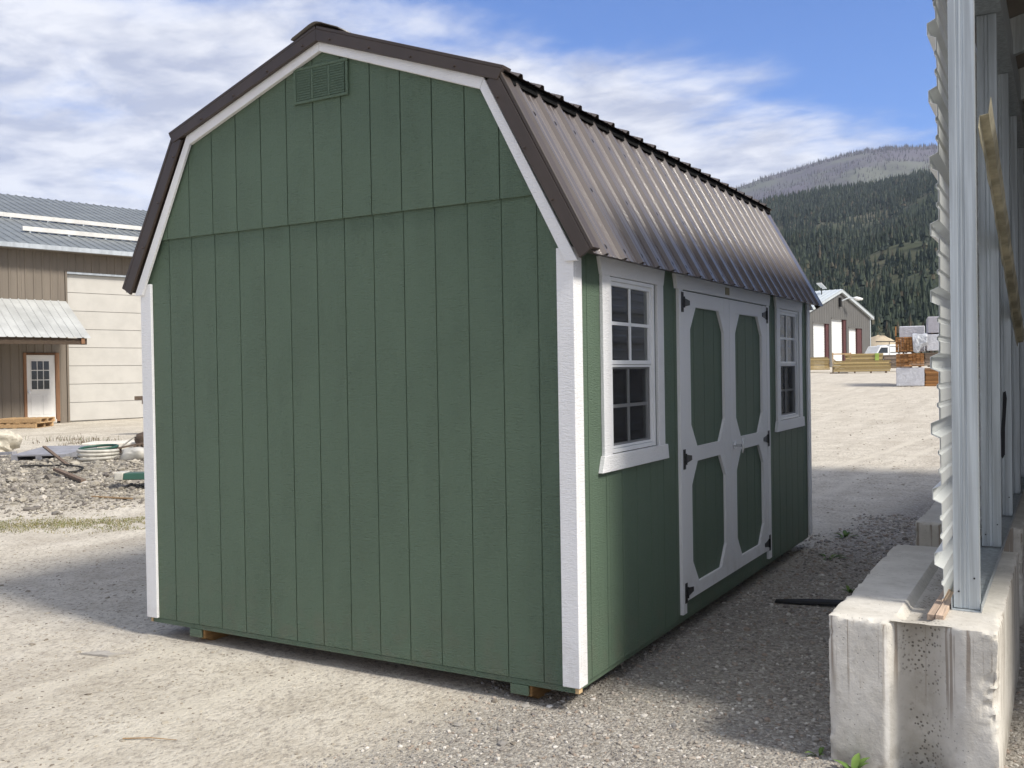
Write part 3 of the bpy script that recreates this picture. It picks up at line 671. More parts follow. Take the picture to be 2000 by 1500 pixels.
# ribbed roof sheets
def rib_profile(y0, y1, pitch=0.2286, h=0.019, minor=0.003, start=0.125):
    P = [(y0, 0.0)]; k = 0
    while True:
        c = y0+start+k*pitch
        if c+0.03 > y1: break
        P += [(c-0.026, 0), (c-0.011, h), (c+0.011, h), (c+0.026, 0)]
        for q in (0.36, 0.64):
            m = c+pitch*q
            if m+0.02 < y1 and c+pitch+0.03 < y1: P += [(m-0.012, 0), (m-0.005, minor), (m+0.005, minor), (m+0.012, 0)]
        k += 1
    P.append((y1, 0.0)); return P
RY0, RY1 = -0.036, LEN+0.04
PR = rib_profile(RY0, RY1)
def roof_sheet(name, s, a, b, mat, prof=PR, sub=6):
    A = Vector((CX+s*a[0], 0, ZS+a[1])); Bv = Vector((CX+s*b[0], 0, ZS+b[1])); d = (Bv-A).normalized()
    n = Vector((-d.z, 0, d.x)) if s > 0 else Vector((d.z, 0, -d.x))
    rows = []
    for i in range(sub+1):
        p = A.lerp(Bv, i/sub); rows.append([(p.x+n.x*h, y, p.z+n.z*h) for y, h in prof])
    return mk(name, B().grid(rows), mat, shed, solid=0.0015, normals=False), A, Bv, n
for s in (1, -1):
    roof_sheet('upper_roof_panel', s, (0.0, 3.464), (1.216, 3.031), 'roof')
    o, A, Bv, n = roof_sheet('lower_roof_panel', s, (1.160, 3.031), (1.668, 2.098), 'roof')
    # decking under the sheets
    mk('roof_deck', B().prism(mir([(0, 3.455), (1.180, 3.034), (1.160, 3.012), (0, 3.42)], s), XZ, -0.030, LEN+0.03), 'raw', shed)
    mk('roof_deck', B().prism(mir([(1.09, 3.02), (1.150, 3.030), (1.648, 2.115), (1.60, 2.11)], s), XZ, -0.030, LEN+0.03), 'brown', shed)
    mk('closure_strip', B().prism(mir([(1.115, 3.04), (1.188, 3.033), (1.200, 2.990), (1.172, 2.986)], s), XZ, -0.033, LEN+0.03), 'foam', shed)
    # screws
    q = B(); L_ = (Bv-A).length; d = (Bv-A).normalized()
    ribs = [y for y, h in PR if h > 0.01][::2]
    for j, (t, step, o_) in enumerate(((0.20, 1, 0), (0.60, 2, 1), (0.955, 1, 0))):
        for k, y in enumerate(ribs):
            if k % step != (o_ if step > 1 else 0): continue
            yy = y+0.045; c = A+d*(L_*t)
            q.tube([(c.x, yy, c.z), (c.x+n.x*0.014, yy, c.z+n.z*0.014)], [0.017, 0.014], 6)
    mk('roof_screws', q, 'foam', shed, kind='stuff')
    q = B()
    for a, b, N_ in (((0.03, 3.414), (1.12, 3.03), 4), ((1.13, 2.972), (1.575, 2.165), 3)):
        for k in range(N_):
            t = (k+0.25)/N_; x = CX+s*(a[0]+(b[0]-a[0])*t); z = ZS+a[1]+(b[1]-a[1])*t
            q.tube([(x, -0.066, z), (x, -0.075, z)], 0.006, 6)
    mk('flashing_screws', q, 'brown', shed, kind='stuff')
# rounded ridge cap over the ribs
rows = []
for y in np.linspace(-0.075, LEN+0.06, 24):
    row = []
    for a, zz in ((-0.175, 3.452), (-0.165, 3.462), (-0.09, 3.492), (-0.045, 3.511), (-0.018, 3.519), (0, 3.521), (0.018, 3.519), (0.045, 3.511), (0.09, 3.492), (0.165, 3.462), (0.175, 3.452)):
        row.append((CX+a, y, ZS+zz-0.014+0.004*math.sin(y*27)))
    rows.append(row)
mk('ridge_cap', B().grid(rows), 'ridge', shed, solid=0.003, smooth=50)
# gable vent
VX0, VX1, VZ0, VZ1 = 1.09, 1.486, ZS+3.085, ZS+3.288
vent = mk('gable_vent', B().box(VX0, VX1, -0.0150, -0.0130, VZ0, VZ1), 'green_x', shed)
for a, b, c, d in ((VX0, VX1, VZ0, VZ0+0.016), (VX0, VX1, VZ1-0.016, VZ1), (VX0, VX0+0.018, VZ0+0.017, VZ1-0.017), (VX1-0.018, VX1, VZ0+0.017, VZ1-0.017),
                   (VX0+0.129, VX0+0.145, VZ0+0.017, VZ1-0.017), (VX0+0.251, VX0+0.267, VZ0+0.017, VZ1-0.017)):
    mk('vent_frame', B().box(a, b, -0.026, -0.0152, c, d), 'green_x', vent, bevel=0.0015)
first = None; nsl = 12
for c in range(3):
    for i in range(nsl):
        z = VZ0+0.019+(VZ1-VZ0-0.036)*i/nsl; x0 = VX0+0.02+c*0.1225
        if first is None:
            first = mk('vent_slat', B().prism([(-0.0160, z+0.0138), (-0.0240, z+0.0002), (-0.0255, z+0.0006), (-0.0215, z+0.0138)], YZ, x0, x0+0.106), 'green_x', vent); zf, xf = z, x0
        else: rep(first, 'vent_slat', (x0-xf, 0, z-zf), vent)

# windows
def window(w):
    X0 = XR+0.0006
    win = part('window', (XR, 0.74+w, ZS+1.1), shed)
    mk('head_trim', B().prism([(0.306+w, ZS+2.034), (1.166+w, ZS+2.034), (1.192+w, ZS+2.125), (0.278+w, ZS+2.125)], YZ, X0, XR+0.021), 'white_x', win, bevel=0.002)
    mk('sill_trim', B().prism([(0.264+w, ZS+1.018), (1.205+w, ZS+1.018), (1.190+w, ZS+1.103), (0.298+w, ZS+1.103)], YZ, X0, XR+0.027), 'white_x', win, bevel=0.002)
    mk('side_trim', B().box(X0, XR+0.0205, 0.310+w, 0.405+w, ZS+1.1035, ZS+2.0335), 'white_x', win, bevel=0.002)
    mk('side_trim', B().box(X0, XR+0.0205, 1.068+w, 1.162+w, ZS+1.1035, ZS+2.0335), 'white_x', win, bevel=0.002)
    mk('reveal', B().box(XR-0.02, XR-0.002, 1.028+w, 1.067+w, ZS+1.104, ZS+2.033), 'green_y', win)
    y0, y1, z0, z1 = 0.409+w, 1.026+w, ZS+1.108, ZS+2.030; zm = ZS+1.585
    def ring(nm, a, b, c, d, t, xa, xb, mat='white_vinyl'):
        q = B(); q.box(xa, xb, a, a+t, c, d); q.box(xa, xb, b-t, b, c, d); q.box(xa, xb, a+t, b-t, c, c+t); q.box(xa, xb, a+t, b-t, d-t, d)
        return mk(nm, q, mat, win, bevel=0.0015)
    ring('window_frame', y0, y1, z0, z1, 0.020, XR-0.045, XR+0.016)
    ring('upper_sash', y0+0.0205, y1-0.0205, zm-0.012, z1-0.0205, 0.022, XR-0.020, XR+0.004)
    ring('lower_sash', y0+0.0205, y1-0.0205, z0+0.0205, zm-0.0125, 0.024, XR-0.034, XR-0.012)
    ring('screen_frame', y0+0.022, y1-0.022, z0+0.022, zm-0.014, 0.013, XR-0.0115, XR+0.001)
    a, b = y0+0.043, y1-0.043; ymid = (a+b)/2
    for nm, zc, zd, xx, mm in (('upper', zm+0.010, z1-0.043, XR-0.012, 'white_vinyl'), ('lower', z0+0.045, zm-0.037, XR-0.026, 'white_vinyl')):
        zmid = (zc+zd)/2
        mk('muntin', B().box(xx+0.0005, xx+0.009, ymid-0.009, ymid+0.009, zc, zd), mm, win)
        mk('muntin', B().box(xx+0.0005, xx+0.009, a, ymid-0.0095, zmid-0.009, zmid+0.009), mm, win)
        mk('muntin', B().box(xx+0.0005, xx+0.009, ymid+0.0095, b, zmid-0.009, zmid+0.009), mm, win)
        for (p, q_) in ((a, ymid), (ymid, b)):
            for (r_, s_) in ((zc, zmid), (zmid, zd)):
                mk('pane', B().box(xx-0.004, xx-0.0005, p+0.0003, q_-0.0003, r_+0.0003, s_-0.0003), 'glass', win)
    mk('insect_screen', B().add([(XR-0.006, y0+0.034, z0+0.034), (XR-0.006, y1-0.034, z0+0.034), (XR-0.006, y1-0.034, zm-0.026), (XR-0.006, y0+0.034, zm-0.026)], [(0, 1, 2, 3)]), 'screen', win)
window(W1); window(W2)

# double door
door = part('double_door', (XR, 2.43, ZS), shed)
mk('header_trim', B().prism([(1.389, ZS+2.036), (3.476, ZS+2.036), (3.50, ZS+2.125), (1.357, ZS+2.125)], YZ, XR+0.0006, XR+0.024), 'white_x', door, bevel=0.002)
mk('casing', B().box(XR-0.011, XR+0.0205, 1.425, 1.494, ZS+0.03, ZS+2.0355), 'white_x', door, bevel=0.002)
mk('casing', B().box(XR-0.011, XR+0.0205, 3.392, 3.470, ZS+0.03, ZS+2.0355), 'white_x', door, bevel=0.002)
mk('door_sill', B().box(XR-0.012, XR-0.001, 1.4945, 3.3915, ZS+0.002, ZS+0.099), 'green_y', door)
mk('tag_plate', B().box(XR+0.0245, XR+0.027, 2.33, 2.42, ZS+2.055, ZS+2.105), 'tag', door)
def leaf(y0, y1, hinge_left):
    lf = mk('door_leaf', B().box(XR-0.0285, XR-0.0125, y0, y1, ZS+0.102, ZS+2.028), 'green_y', door)
    X0, X1 = XR-0.002, XR+0.018
    z0, z1 = ZS+0.102, ZS+2.028; st = 0.125; a, b = y0+st, y1-st
    zr = [(z0, ZS+0.185), (ZS+0.955, ZS+1.048), (ZS+1.935, z1)]
    for p, q in ((y0, a), (b, y1)): mk('stile', B().box(X0, X1, p, q, z0, z1), 'white_x', lf, bevel=0.0012)
    for p, q in zr: mk('rail', B().box(X0, X1-0.0005, a+0.0003, b-0.0003, p, q), 'white_x', lf, bevel=0.0012)
    for (zb, zt) in ((zr[0][1], zr[1][0]), (zr[1][1], zr[2][0])):
        cw, ch = 0.112, 0.145
        for yy, sy in ((a+0.0003, 1), (b-0.0003, -1)):
            for zz, sz in ((zb+0.0003, 1), (zt-0.0003, -1)):
                mk('corner_brace', B().prism([(yy, zz), (yy+sy*cw, zz), (yy, zz+sz*ch)], YZ, X0, X1-0.0008), 'white_x', lf)
    n = 5; e = [y0+0.06+0.2032*i-0.02 for i in range(6)]; e = [y0+0.002]+[y for y in e if y0+0.05 < y < y1-0.05]+[y1-0.002]
    for p, q in zip(e[:-1], e[1:]): mk('siding_board', B().box(XR-0.0122, XR-0.0035, p+0.003, q-0.003, z0+0.002, z1-0.002), 'green_y', lf, bevel=0.0015)
    for zc in (1.957, 0.985, 0.158):
        z = ZS+zc; yh = y0-0.003 if hinge_left else y1+0.003; s = 1 if hinge_left else -1
        h = mk('hinge', B().box(XR+0.0208, XR+0.025, min(yh-s*0.036, yh+s*0.002), max(yh-s*0.036, yh+s*0.002), z-0.062, z+0.062), 'black', lf, bevel=0.001)
        mk('hinge_strap', B().prism([(yh+s*0.006, z-0.034), (yh+s*0.04, z-0.024), (yh+s*0.12, z-0.014), (yh+s*0.12, z+0.014), (yh+s*0.04, z+0.024), (yh+s*0.006, z+0.034)], YZ, XR+0.0185, XR+0.0228), 'black', h)
        mk('hinge_pin', B().tube([(XR+0.026, yh+s*0.003, z-0.034), (XR+0.026, yh+s*0.003, z+0.034)], 0.007, 8), 'black', h)
        q = B()
        for dz in (-0.045, -0.015, 0.015, 0.045): q.tube([(XR+0.025, yh-s*0.02, z+dz), (XR+0.0275, yh-s*0.02, z+dz)], 0.005, 6)
        mk('hinge_screws', q, 'chrome' if False else 'black', h, kind='stuff')
    return lf
l1 = leaf(1.497, 2.436, True); l2 = leaf(2.442, 3.389, False)
hd = mk('door_handle', B().tube([(XR+0.018, 2.505, ZS+0.998), (XR+0.026, 2.505, ZS+0.998)], 0.026, 14), 'chrome', l2, smooth=40)
mk('handle_stem', B().tube([(XR+0.0262, 2.505, ZS+0.998), (XR+0.075, 2.505, ZS+0.998)], 0.010, 10), 'chrome', hd, smooth=40)
mk('handle_bar', B().tube([(XR+0.080, 2.505, ZS+0.945), (XR+0.084, 2.505, ZS+0.965), (XR+0.084, 2.505, ZS+1.031), (XR+0.080, 2.505, ZS+1.051)], [0.006, 0.0085, 0.0085, 0.006], 10), 'chrome', hd, smooth=40)

# ------------------------------------------------------------------ open steel building on the right
BT = 0.622
def blk_mesh(seed):
    """concrete block with a keyway down its near end and along its top; local origin at its front left bottom"""
    nx, ny, nz = 64, 92, 62; W_, D_, H_ = 0.64, 1.85, BT
    vid = {}; V = []; F = []
    def vert(i, j, k):
        key = (i, j, k)
        if key not in vid:
            vid[key] = len(V); V.append((W_*i/nx, D_*j/ny, H_*k/nz))
        return vid[key]
    for i in range(nx):
        for k in range(nz):
            F.append((vert(i, 0, k), vert(i+1, 0, k), vert(i+1, 0, k+1), vert(i, 0, k+1))); F.append((vert(i, ny, k), vert(i, ny, k+1), vert(i+1, ny, k+1), vert(i+1, ny, k)))
    for j in range(ny):
        for k in range(nz):
            F.append((vert(0, j, k), vert(0, j, k+1), vert(0, j+1, k+1), vert(0, j+1, k))); F.append((vert(nx, j, k), vert(nx, j+1, k), vert(nx, j+1, k+1), vert(nx, j, k+1)))
    for i in range(nx):
        for j in range(ny):
            F.append((vert(i, j, nz), vert(i+1, j, nz), vert(i+1, j+1, nz), vert(i, j+1, nz)))
            F.append((vert(i, j, 0), vert(i, j+1, 0), vert(i+1, j+1, 0), vert(i+1, j, 0)))
    V = np.array(V); x, y, z = V[:, 0].copy(), V[:, 1].copy(), V[:, 2].copy()
    groove = sstep(0.215, 0.315, x)*sstep(0.52, 0.345, x)
    V[:, 1] += np.where(y < 1e-6, groove*0.085, 0); V[:, 1] -= np.where(y > D_-1e-6, groove*0.03, 0)
    gt = sstep(0.25, 0.28, x)*sstep(0.41, 0.36, x)*sstep(0.05, 0.16, y)
    V[:, 2] -= np.where(z > H_-1e-6, gt*0.035, 0)
    # worn, chipped edges
    ex = np.minimum(x, W_-x); ey = np.minimum(y, D_-y); ez = H_-z
    c = np.stack([x-W_/2, y-D_/2, z-H_/2], -1)
    near = np.exp(-np.sort(np.stack([ex, ey, ez], -1), -1)[:, 1]/0.014)
    chip = np.clip(vnoise(x*38+y*9, z*38+y*29, seed)*0.6+vnoise(x*11+y*5, z*11+y*9, seed+2)*0.6-0.55, 0, 1)*2
    amt = near*(0.003+0.013*chip)
    V[:, 0] += np.where(x < W_/2, 1, -1)*amt*(ex < 0.03); V[:, 1] += np.where(y < D_/2, 1, -1)*amt*(ey < 0.03); V[:, 2] -= amt*(ez < 0.03)
    # broken patch on the right front corner
    bp = np.exp(-(((x-W_)/0.06)**2+((z-0.36)/0.11)**2+(y/0.05)**2))*(vnoise(x*70, z*70, 9)*0.8+vnoise(x*30, z*30, 19)*0.6)
    V[:, 0] -= bp*0.022; V[:, 1] += bp*0.022
    n3 = fbm(x*9+y*4, z*9+y*7, seed+3, 3)*0.0025
    V[:, 1] += np.where(y < 1e-6, n3, 0); V[:, 2] += np.where(z > H_-1e-6, n3, 0)
    return V, F
labs = ['grey concrete block nearest the viewer with a groove down its end face',
        'second concrete block from the front under the steel stud wall', 'third concrete block from the front under the steel stud wall',
        'farthest concrete block under the steel stud wall']
V, F = blk_mesh(4); bme = None
for k in range(4):
    y0 = -0.04+k*2.74
    if k == 0:
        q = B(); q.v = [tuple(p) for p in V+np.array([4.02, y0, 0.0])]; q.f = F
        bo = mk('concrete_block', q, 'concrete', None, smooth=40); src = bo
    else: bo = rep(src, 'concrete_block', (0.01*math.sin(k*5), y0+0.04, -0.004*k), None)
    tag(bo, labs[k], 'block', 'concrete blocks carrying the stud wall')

bld = thing('steel_building', (6.9, 5.6, 0), 'open-fronted steel building with galvanised studs and white ribbed wall panel', 'building')
# ribbed wall sheet, ribs level, near end ragged
PX = 4.424
def wall_profile(z0, z1):
    P = [(0.0, z0)]; zc = 0.815-0.2858
    while zc < z1-0.05:
        if zc > z0+0.05: P += [(0, zc-0.040), (-0.034, zc-0.024), (-0.034, zc+0.024), (0, zc+0.040)]
        for q in (0.36, 0.64):
            m = zc+0.2858*q
            if z0+0.02 < m < z1-0.02: P += [(0, m-0.014), (-0.008, m-0.007), (-0.008, m+0.007), (0, m+0.014)]
        zc += 0.2858
    P.append((0.0, z1)); return P
WP = wall_profile(0.59, 3.64)
ycols = [0.0, 0.03, 0.10, 0.3, 0.8]+list(np.linspace(1.5, 11.1, 14))
rows = []
for c, y in enumerate(ycols):
    row = []
    for dx, z in WP:
        ye = 0.31+0.20*max(0, (1.5-z))**1.3*0.45+0.008*math.sin(z*7)
        yy = ye+y if c < 4 else max(y, ye+0.35)
        wob = 0.003*math.sin(z*3+yy*2)
        row.append((PX+dx+wob, yy, z))
    rows.append(row)
mk('wall_panel', B().grid(rows), 'white_panel', bld, solid=0.0012, normals=False)
SY = [0.29, 1.85, 3.12, 4.4, 5.7, 7.0, 8.3, 9.6, 10.9]
for k, y in enumerate(SY):
    a, b = 4.472, 4.572
    pr = [(a, y+0.05), (a, y), (a+0.028, y), (a+0.032, y+0.004), (a+0.036, y+0.004), (a+0.040, y), (a+0.046, y), (a+0.050, y+0.004), (a+0.054, y+0.004), (a+0.058, y), (b, y), (b, y+0.05), (b-0.012, y+0.05), (b-0.012, y+0.047),
          (b-0.003, y+0.047), (b-0.003, y+0.0065), (a+0.003, y+0.0065), (a+0.003, y+0.047), (a+0.012, y+0.047), (a+0.012, y+0.05)]
    st = mk('stud', B().prism(pr, lambda p, q, d: (p, q, d), 0.630 if k == 0 else 0.634, 3.62), 'galv', bld)
    if k < 3:
        q = B()
        for zz in (0.70, 0.76): q.tube([(a+0.02 if zz < .72 else b-0.02, y-0.004, zz), (a+0.02 if zz < .72 else b-0.02, y, zz)], 0.004, 6)
        mk('stud_screws', q, 'black', st, kind='stuff')
q = B(); q.box(4.464, 4.580, 0.265, 11.1, 0.6225, 0.626); q.box(4.464, 4.467, 0.265, 11.1, 0.6262, 0.672); q.box(4.577, 4.580, 0.265, 11.1, 0.6262, 0.652)
mk('bottom_track', q, 'galv', bld)
mk('header_beam', B().box(4.455, 4.60, 0.28, 11.1, 3.625, 3.85), 'galv', bld)
def roofz(x): return 3.95+(x-4.2)*0.26
RF0, RF1 = 0.28, 11.4
xa, xb = 4.2, 9.7
mk('roof_slope', B().prism([(xa, roofz(xa)-0.05), (xb, roofz(xb)-0.05), (xb, roofz(xb)), (xa, roofz(xa))], XZ, RF0, RF1), 'lb_wall', bld)
for y in [0.3]+SY[1:]:
    mk('rafter', B().prism([(xa+0.26, roofz(xa+0.26)-0.30), (xb-0.3, roofz(xb-0.3)-0.30), (xb-0.3, roofz(xb-0.3)-0.052), (xa+0.26, roofz(xa+0.26)-0.052)], XZ, y+0.06, y+0.12), 'galv', bld)
# far side: open bay at the front, sheeted behind
mk('right_wall', B().box(9.34, 9.40, 0.49, 11.2, 0, roofz(9.3)-0.32), 'lb_wall', bld)
for y in (0.36,): mk('side_post', B().box(9.30, 9.42, y, y+0.12, 0, roofz(9.3)-0.32), 'galv', bld)
mk('side_beam', B().box(9.30, 9.42, 0.30, 11.2, roofz(9.3)-0.319, roofz(9.3)-0.10), 'galv', bld)
mk('rear_wall', B().prism([(4.66, 0), (9.33, 0), (9.33, roofz(9.33)-0.06), (4.66, roofz(4.66)-0.06)], XZ, 11.12, 11.18), 'lb_wall', bld)
# torn insulation strip hanging across the studs
rows = []; rs = random.Random(3)
for i in range(26):
    t = i/25; y = 0.36+3.5*t; z = 2.78-0.92*t; wdt = 0.070+0.03*rs.random()+0.04*max(0, 1-t*5)
    xo = 4.60+0.004*rs.random()
    rows.append([(xo-0.022, y, z-wdt), (xo-0.018, y+0.01, z-wdt*0.55), (xo+0.016, y+0.01, z-wdt*0.5), (xo+0.026, y, z+0.018*rs.random())])
tag(mk('insulation_strip', B().grid(rows), 'insul', None, solid=0.003), 'torn tan insulation strip hanging diagonally across the galvanised studs', 'insulation strip')
# black paint blot on the third stud
q = B(); pl = [(4.50, 1.60), (4.515, 1.57), (4.53, 1.60), (4.532, 1.78), (4.545, 1.98), (4.538, 2.03), (4.522, 2.02), (4.515, 1.86), (4.505, 1.74), (4.492, 1.66)]
mk('paint_blot', B().prism([(x, z-0.55) for x, z in pl], XZ, 3.1165, 3.1185), 'blackpaint', bld)
# wood shims lying in the keyway
sh = mk('wood_shim', B().prism([(0, 0), (0.03, 0.0), (0.032, 0.024), (0.002, 0.026)], lambda p, q, d: (4.385+p+0.02*d, d, BT-0.012+q), 0.10, 0.62), 'cedarshim', None, bevel=0.002)
tag(sh, 'left of two pinkish wood shims under the wall panel edge', 'wood shim', 'wood shims on the front block')
sh = mk('wood_shim', B().prism([(0, 0), (0.034, 0.0), (0.033, 0.022), (0.002, 0.024)], lambda p, q, d: (4.42+p+0.015*d, d, BT-0.004+q), 0.08, 0.55), 'cedarshim', None, bevel=0.002)
tag(sh, 'right of two pinkish wood shims, nearest the first stud', 'wood shim', 'wood shims on the front block')

# ------------------------------------------------------------------ workshop on the left
def frame(P0, az):
    a = rad(az); t = Vector((math.sin(a), math.cos(a), 0)); n = Vector((math.cos(a), -math.sin(a), 0)); P0 = Vector(P0)
    return lambda s, off, z: tuple(P0+t*s+n*off+Vector((0, 0, z-P0.z)))
LB = frame((-21.77, 14.47, 0.36), 12.7)
def mkf(fr, name, b, mat, parent, **k): return mk(name, b.map(fr), mat, parent, **k)
wk = thing('workshop_building', LB(3, -9, 0.3), 'brown steel workshop with grey ribbed roof, cream garage door and entry awning', 'building')
def rib_line(s0, s1, pitch, h, w=0.035, t=0.018):
    P = [(s0, 0.0)]; s = s0+pitch/2
    while s+w < s1: P += [(s-w, 0), (s-t, h), (s+t, h), (s+w, 0)]; s += pitch
    P.append((s1, 0.0)); return P
S0, S1, ZE = -11.0, 13.0, 5.62
def wall_seg(fr, name, s0, s1, z0, z1, mat, parent, pitch=0.245, h=0.022, off=0.0):
    P = rib_line(s0, s1, pitch, h); return mkf(fr, name, B().grid([[(s, off+hh, z) for s, hh in P] for z in (z0, z1)]), mat, parent, normals=False, solid=0.002)
GD0, GD1, GDZ = 0.10, 4.3, 4.93
wall_seg(LB, 'wall_siding', S0, -1.235, 0.25, ZE, 'lb_wall', wk)
wall_seg(LB, 'wall_siding', -1.23, -0.19, 2.50, ZE, 'lb_wall', wk)
wall_seg(LB, 'wall_siding', -0.185, GD0-0.07, 0.25, ZE, 'lb_wall', wk, pitch=0.12, h=0.01)
wall_seg(LB, 'wall_siding', GD0-0.065, GD1+0.065, GDZ+0.07, ZE, 'lb_wall', wk)
wall_seg(LB, 'wall_siding', GD1+0.07, S1, 0.25, ZE, 'lb_wall', wk)
mkf(LB, 'end_wall', B().prism([(0, 0.2), (-18, 0.2), (-18, ZE), (-9, 8.68), (0, ZE)], lambda a, b, d: (d, a, b), S1-0.05, S1), 'lb_wall', wk)
mkf(LB, 'end_wall', B().prism([(0, 0.2), (-18, 0.2), (-18, ZE), (-9, 8.68), (0, ZE)], lambda a, b, d: (d, a, b), S0, S0+0.05), 'lb_wall', wk)
mkf(LB, 'rear_wall', B().box(S0+0.06, S1-0.06, -18, -17.95, 0.2, ZE), 'lb_wall', wk)
PRF = rib_line(S0-0.4, S1+0.4, 0.30, 0.03)
def slope(o0, z0, o1, z1, mat, parent, prof, name, fr, lift=0.0):
    return mkf(fr, name, B().grid([[(s, o, z+h+lift) for s, h in prof] for o, z in ((o0, z0), (o1, z1))]), mat, parent, normals=False, solid=0.003)
slope(0.45, 5.66, -9, 8.80, 'lb_roof', wk, PRF, 'roof_slope', LB); slope(-9, 8.80, -18.45, 5.66, 'lb_roof', wk, PRF, 'roof_slope', LB)
mkf(LB, 'gutter', B().prism([(0.46, 5.55), (0.60, 5.55), (0.62, 5.68), (0.46, 5.68)], lambda a, b, d: (d, a, b), S0-0.4, S1+0.4), 'lb_trim', wk)
mkf(LB, 'soffit', B().box(S0-0.4, S1+0.4, 0.03, 0.455, 5.56, 5.60), 'lb_wall', wk)
def railz(o): return 5.66+(0.45-o)*0.3323
for o_, s0 in ((-3.7, S0+1), (-1.5, -0.62)):
    r = mkf(LB, 'snow_rail', B().prism([(o_-0.05, railz(o_)+0.05), (o_+0.05, railz(o_)+0.05), (o_+0.05, railz(o_)+0.19), (o_-0.05, railz(o_)+0.19)], lambda a, b, d: (d, a, b), s0, S1-1), 'rail', wk)
    q = B(); s = s0+0.2
    while s < S1-1.1: q.box(s, s+0.05, o_-0.04, o_+0.04, railz(o_)-0.01, railz(o_)+0.049); s += 1.2
    mkf(LB, 'rail_bracket', q, 'lb_trim', r)
gd = part('garage_door', LB(2.2, 0, 0.37), wk); n_ = 8; hgt = (GDZ-0.38)/n_
for i in range(n_):
    z = 0.38+hgt*i
    mkf(LB, 'door_section', B().box(GD0, GD1, -0.13, -0.08, z+0.006, z+hgt-0.006), 'gdoor', gd, bevel=0.006)
mkf(LB, 'door_backing', B().box(GD0, GD1, -0.16, -0.135, 0.30, GDZ), 'gdoor', gd)
for a, b, c, d in ((GD0-0.06, GD0-0.002, 0.3, GDZ+0.06), (GD1+0.002, GD1+0.06, 0.3, GDZ+0.06), (GD0-0.001, GD1+0.001, GDZ+0.002, GDZ+0.06)):
    mkf(LB, 'door_trim', B().box(a, b, -0.16, 0.035, c, d), 'lb_wall' if c < 1 else 'lb_trim', gd)
ed = part('entry_door', LB(-0.72, 0, 0.45), wk)
mkf(LB, 'door_slab', B().box(-1.14, -0.31, -0.05, -0.01, 0.47, 2.42), 'wdoor', ed)
for a, b, c, d in ((-1.23, -1.145, 0.40, 2.49), (-0.305, -0.19, 0.40, 2.49)): mkf(LB, 'door_jamb', B().box(a, b, -0.06, 0.03, c, d), 'cedar', ed)
mkf(LB, 'door_head', B().box(-1.144, -0.306, -0.06, 0.031, 2.425, 2.489), 'cedar', ed)
dwn = mkf(LB, 'door_window', B().box(-1.02, -0.46, -0.009, 0.002, 1.36, 2.27), 'wdoor', ed)
for i in range(3):
    for j in range(3): mkf(LB, 'pane', B().box(-1.00+i*0.178, -0.845+i*0.178, 0.003, 0.005, 1.39+j*0.29, 1.655+j*0.29), 'darkglass', dwn)
for a in (-1.03, -0.68): mkf(LB, 'door_panel', B().box(a, a+0.26, -0.009, 0.0, 0.62, 1.20), 'wdoor', ed, bevel=0.008)
mkf(LB, 'door_knob', B().tube([(-1.09, -0.009, 1.3), (-1.09, 0.05, 1.3)], [0.02, 0.035], 8), 'chrome', ed)
mkf(LB, 'threshold', B().box(-1.144, -0.306, -0.06, 0.05, 0.36, 0.468), 'concrete', ed)
aw = part('entry_awning', LB(-3, 1, 3), wk)
PA = rib_line(-9.5, 0.05, 0.23, 0.02, 0.03, 0.014)
mkf(LB, 'awning_sheet', B().grid([[(s-0.055*o, o, z+h) for s, h in PA] for o, z in ((0.03, 4.075), (1.0, 3.475), (2.0, 2.87))]), 'awn', aw, normals=False, solid=0.003)
mkf(LB, 'awning_beam', B().box(-9.4, -0.15, 1.80, 1.92, 2.68, 2.86), 'darkwood', aw)
for s in (-9.2, -6.2, -3.2, -0.28):
    mkf(LB, 'awning_rafter', B().prism([(0.03, 3.88), (0.03, 4.03), (1.97, 2.855), (1.97, 2.70)], lambda a, b, d: (d, a, b), s-0.05, s+0.05), 'cedar', aw)
    if s < -0.5 : mkf(LB, 'awning_post', B().box(s-0.06, s+0.06, 1.80, 1.92, 0.2, 2.679), 'darkwood', aw)

# ------------------------------------------------------------------ far grey shop with three roll-up doors
FB = frame((-16.38, 104.87, 1.95), 11.3)
fb = thing('far_shop_building', FB(-0.4, -9, 1.9), 'grey steel shop with three white roll-up doors at the foot of the hill', 'building')
ap, ez, hw2 = 10.0, 7.45, 8.6; c0 = -0.45
doors = [(1.96, 4.44, 6.04, 1.3), (-2.72, 0.57, 6.91, 0.7), (-7.35, -4.07, 6.33, 0.7)]
FZ = 1.5
sx = sorted([c0-hw2, c0+hw2]+[v for d in doors for v in (d[0], d[1]+d[3])])
def ftop(s): return ap-(abs(s-c0))*(ap-ez)/hw2
pieces = []; cur = c0-hw2
for d in sorted(doors):
    pieces.append((cur, d[0], FZ, None)); pieces.append((d[0], d[1]+d[3], d[2], None)); cur = d[1]+d[3]
pieces.append((cur, c0+hw2, FZ, None))
for a, b, z0, _ in pieces:
    pr = [(a, z0), (b, z0), (b, ftop(b))]+([(c0, ap)] if a < c0 < b else [])+[(a, ftop(a))]
    mkf(FB, 'gable_siding', B().prism(pr, lambda p, q, d: (p, d, q), -0.06, 0.0), 'fb_wall', fb)
q = B(); s = c0-hw2+0.3
while s < c0+hw2:
    z0 = FZ
    for d in doors:
        if d[0]-0.05 < s < d[1]+d[3]+0.05: z0 = d[2]+0.1
    q.box(s-0.03, s+0.03, 0.001, 0.012, z0, ftop(s)-0.15); s += 0.6
mkf(FB, 'siding_ribs', q, 'fb_wall', fb)
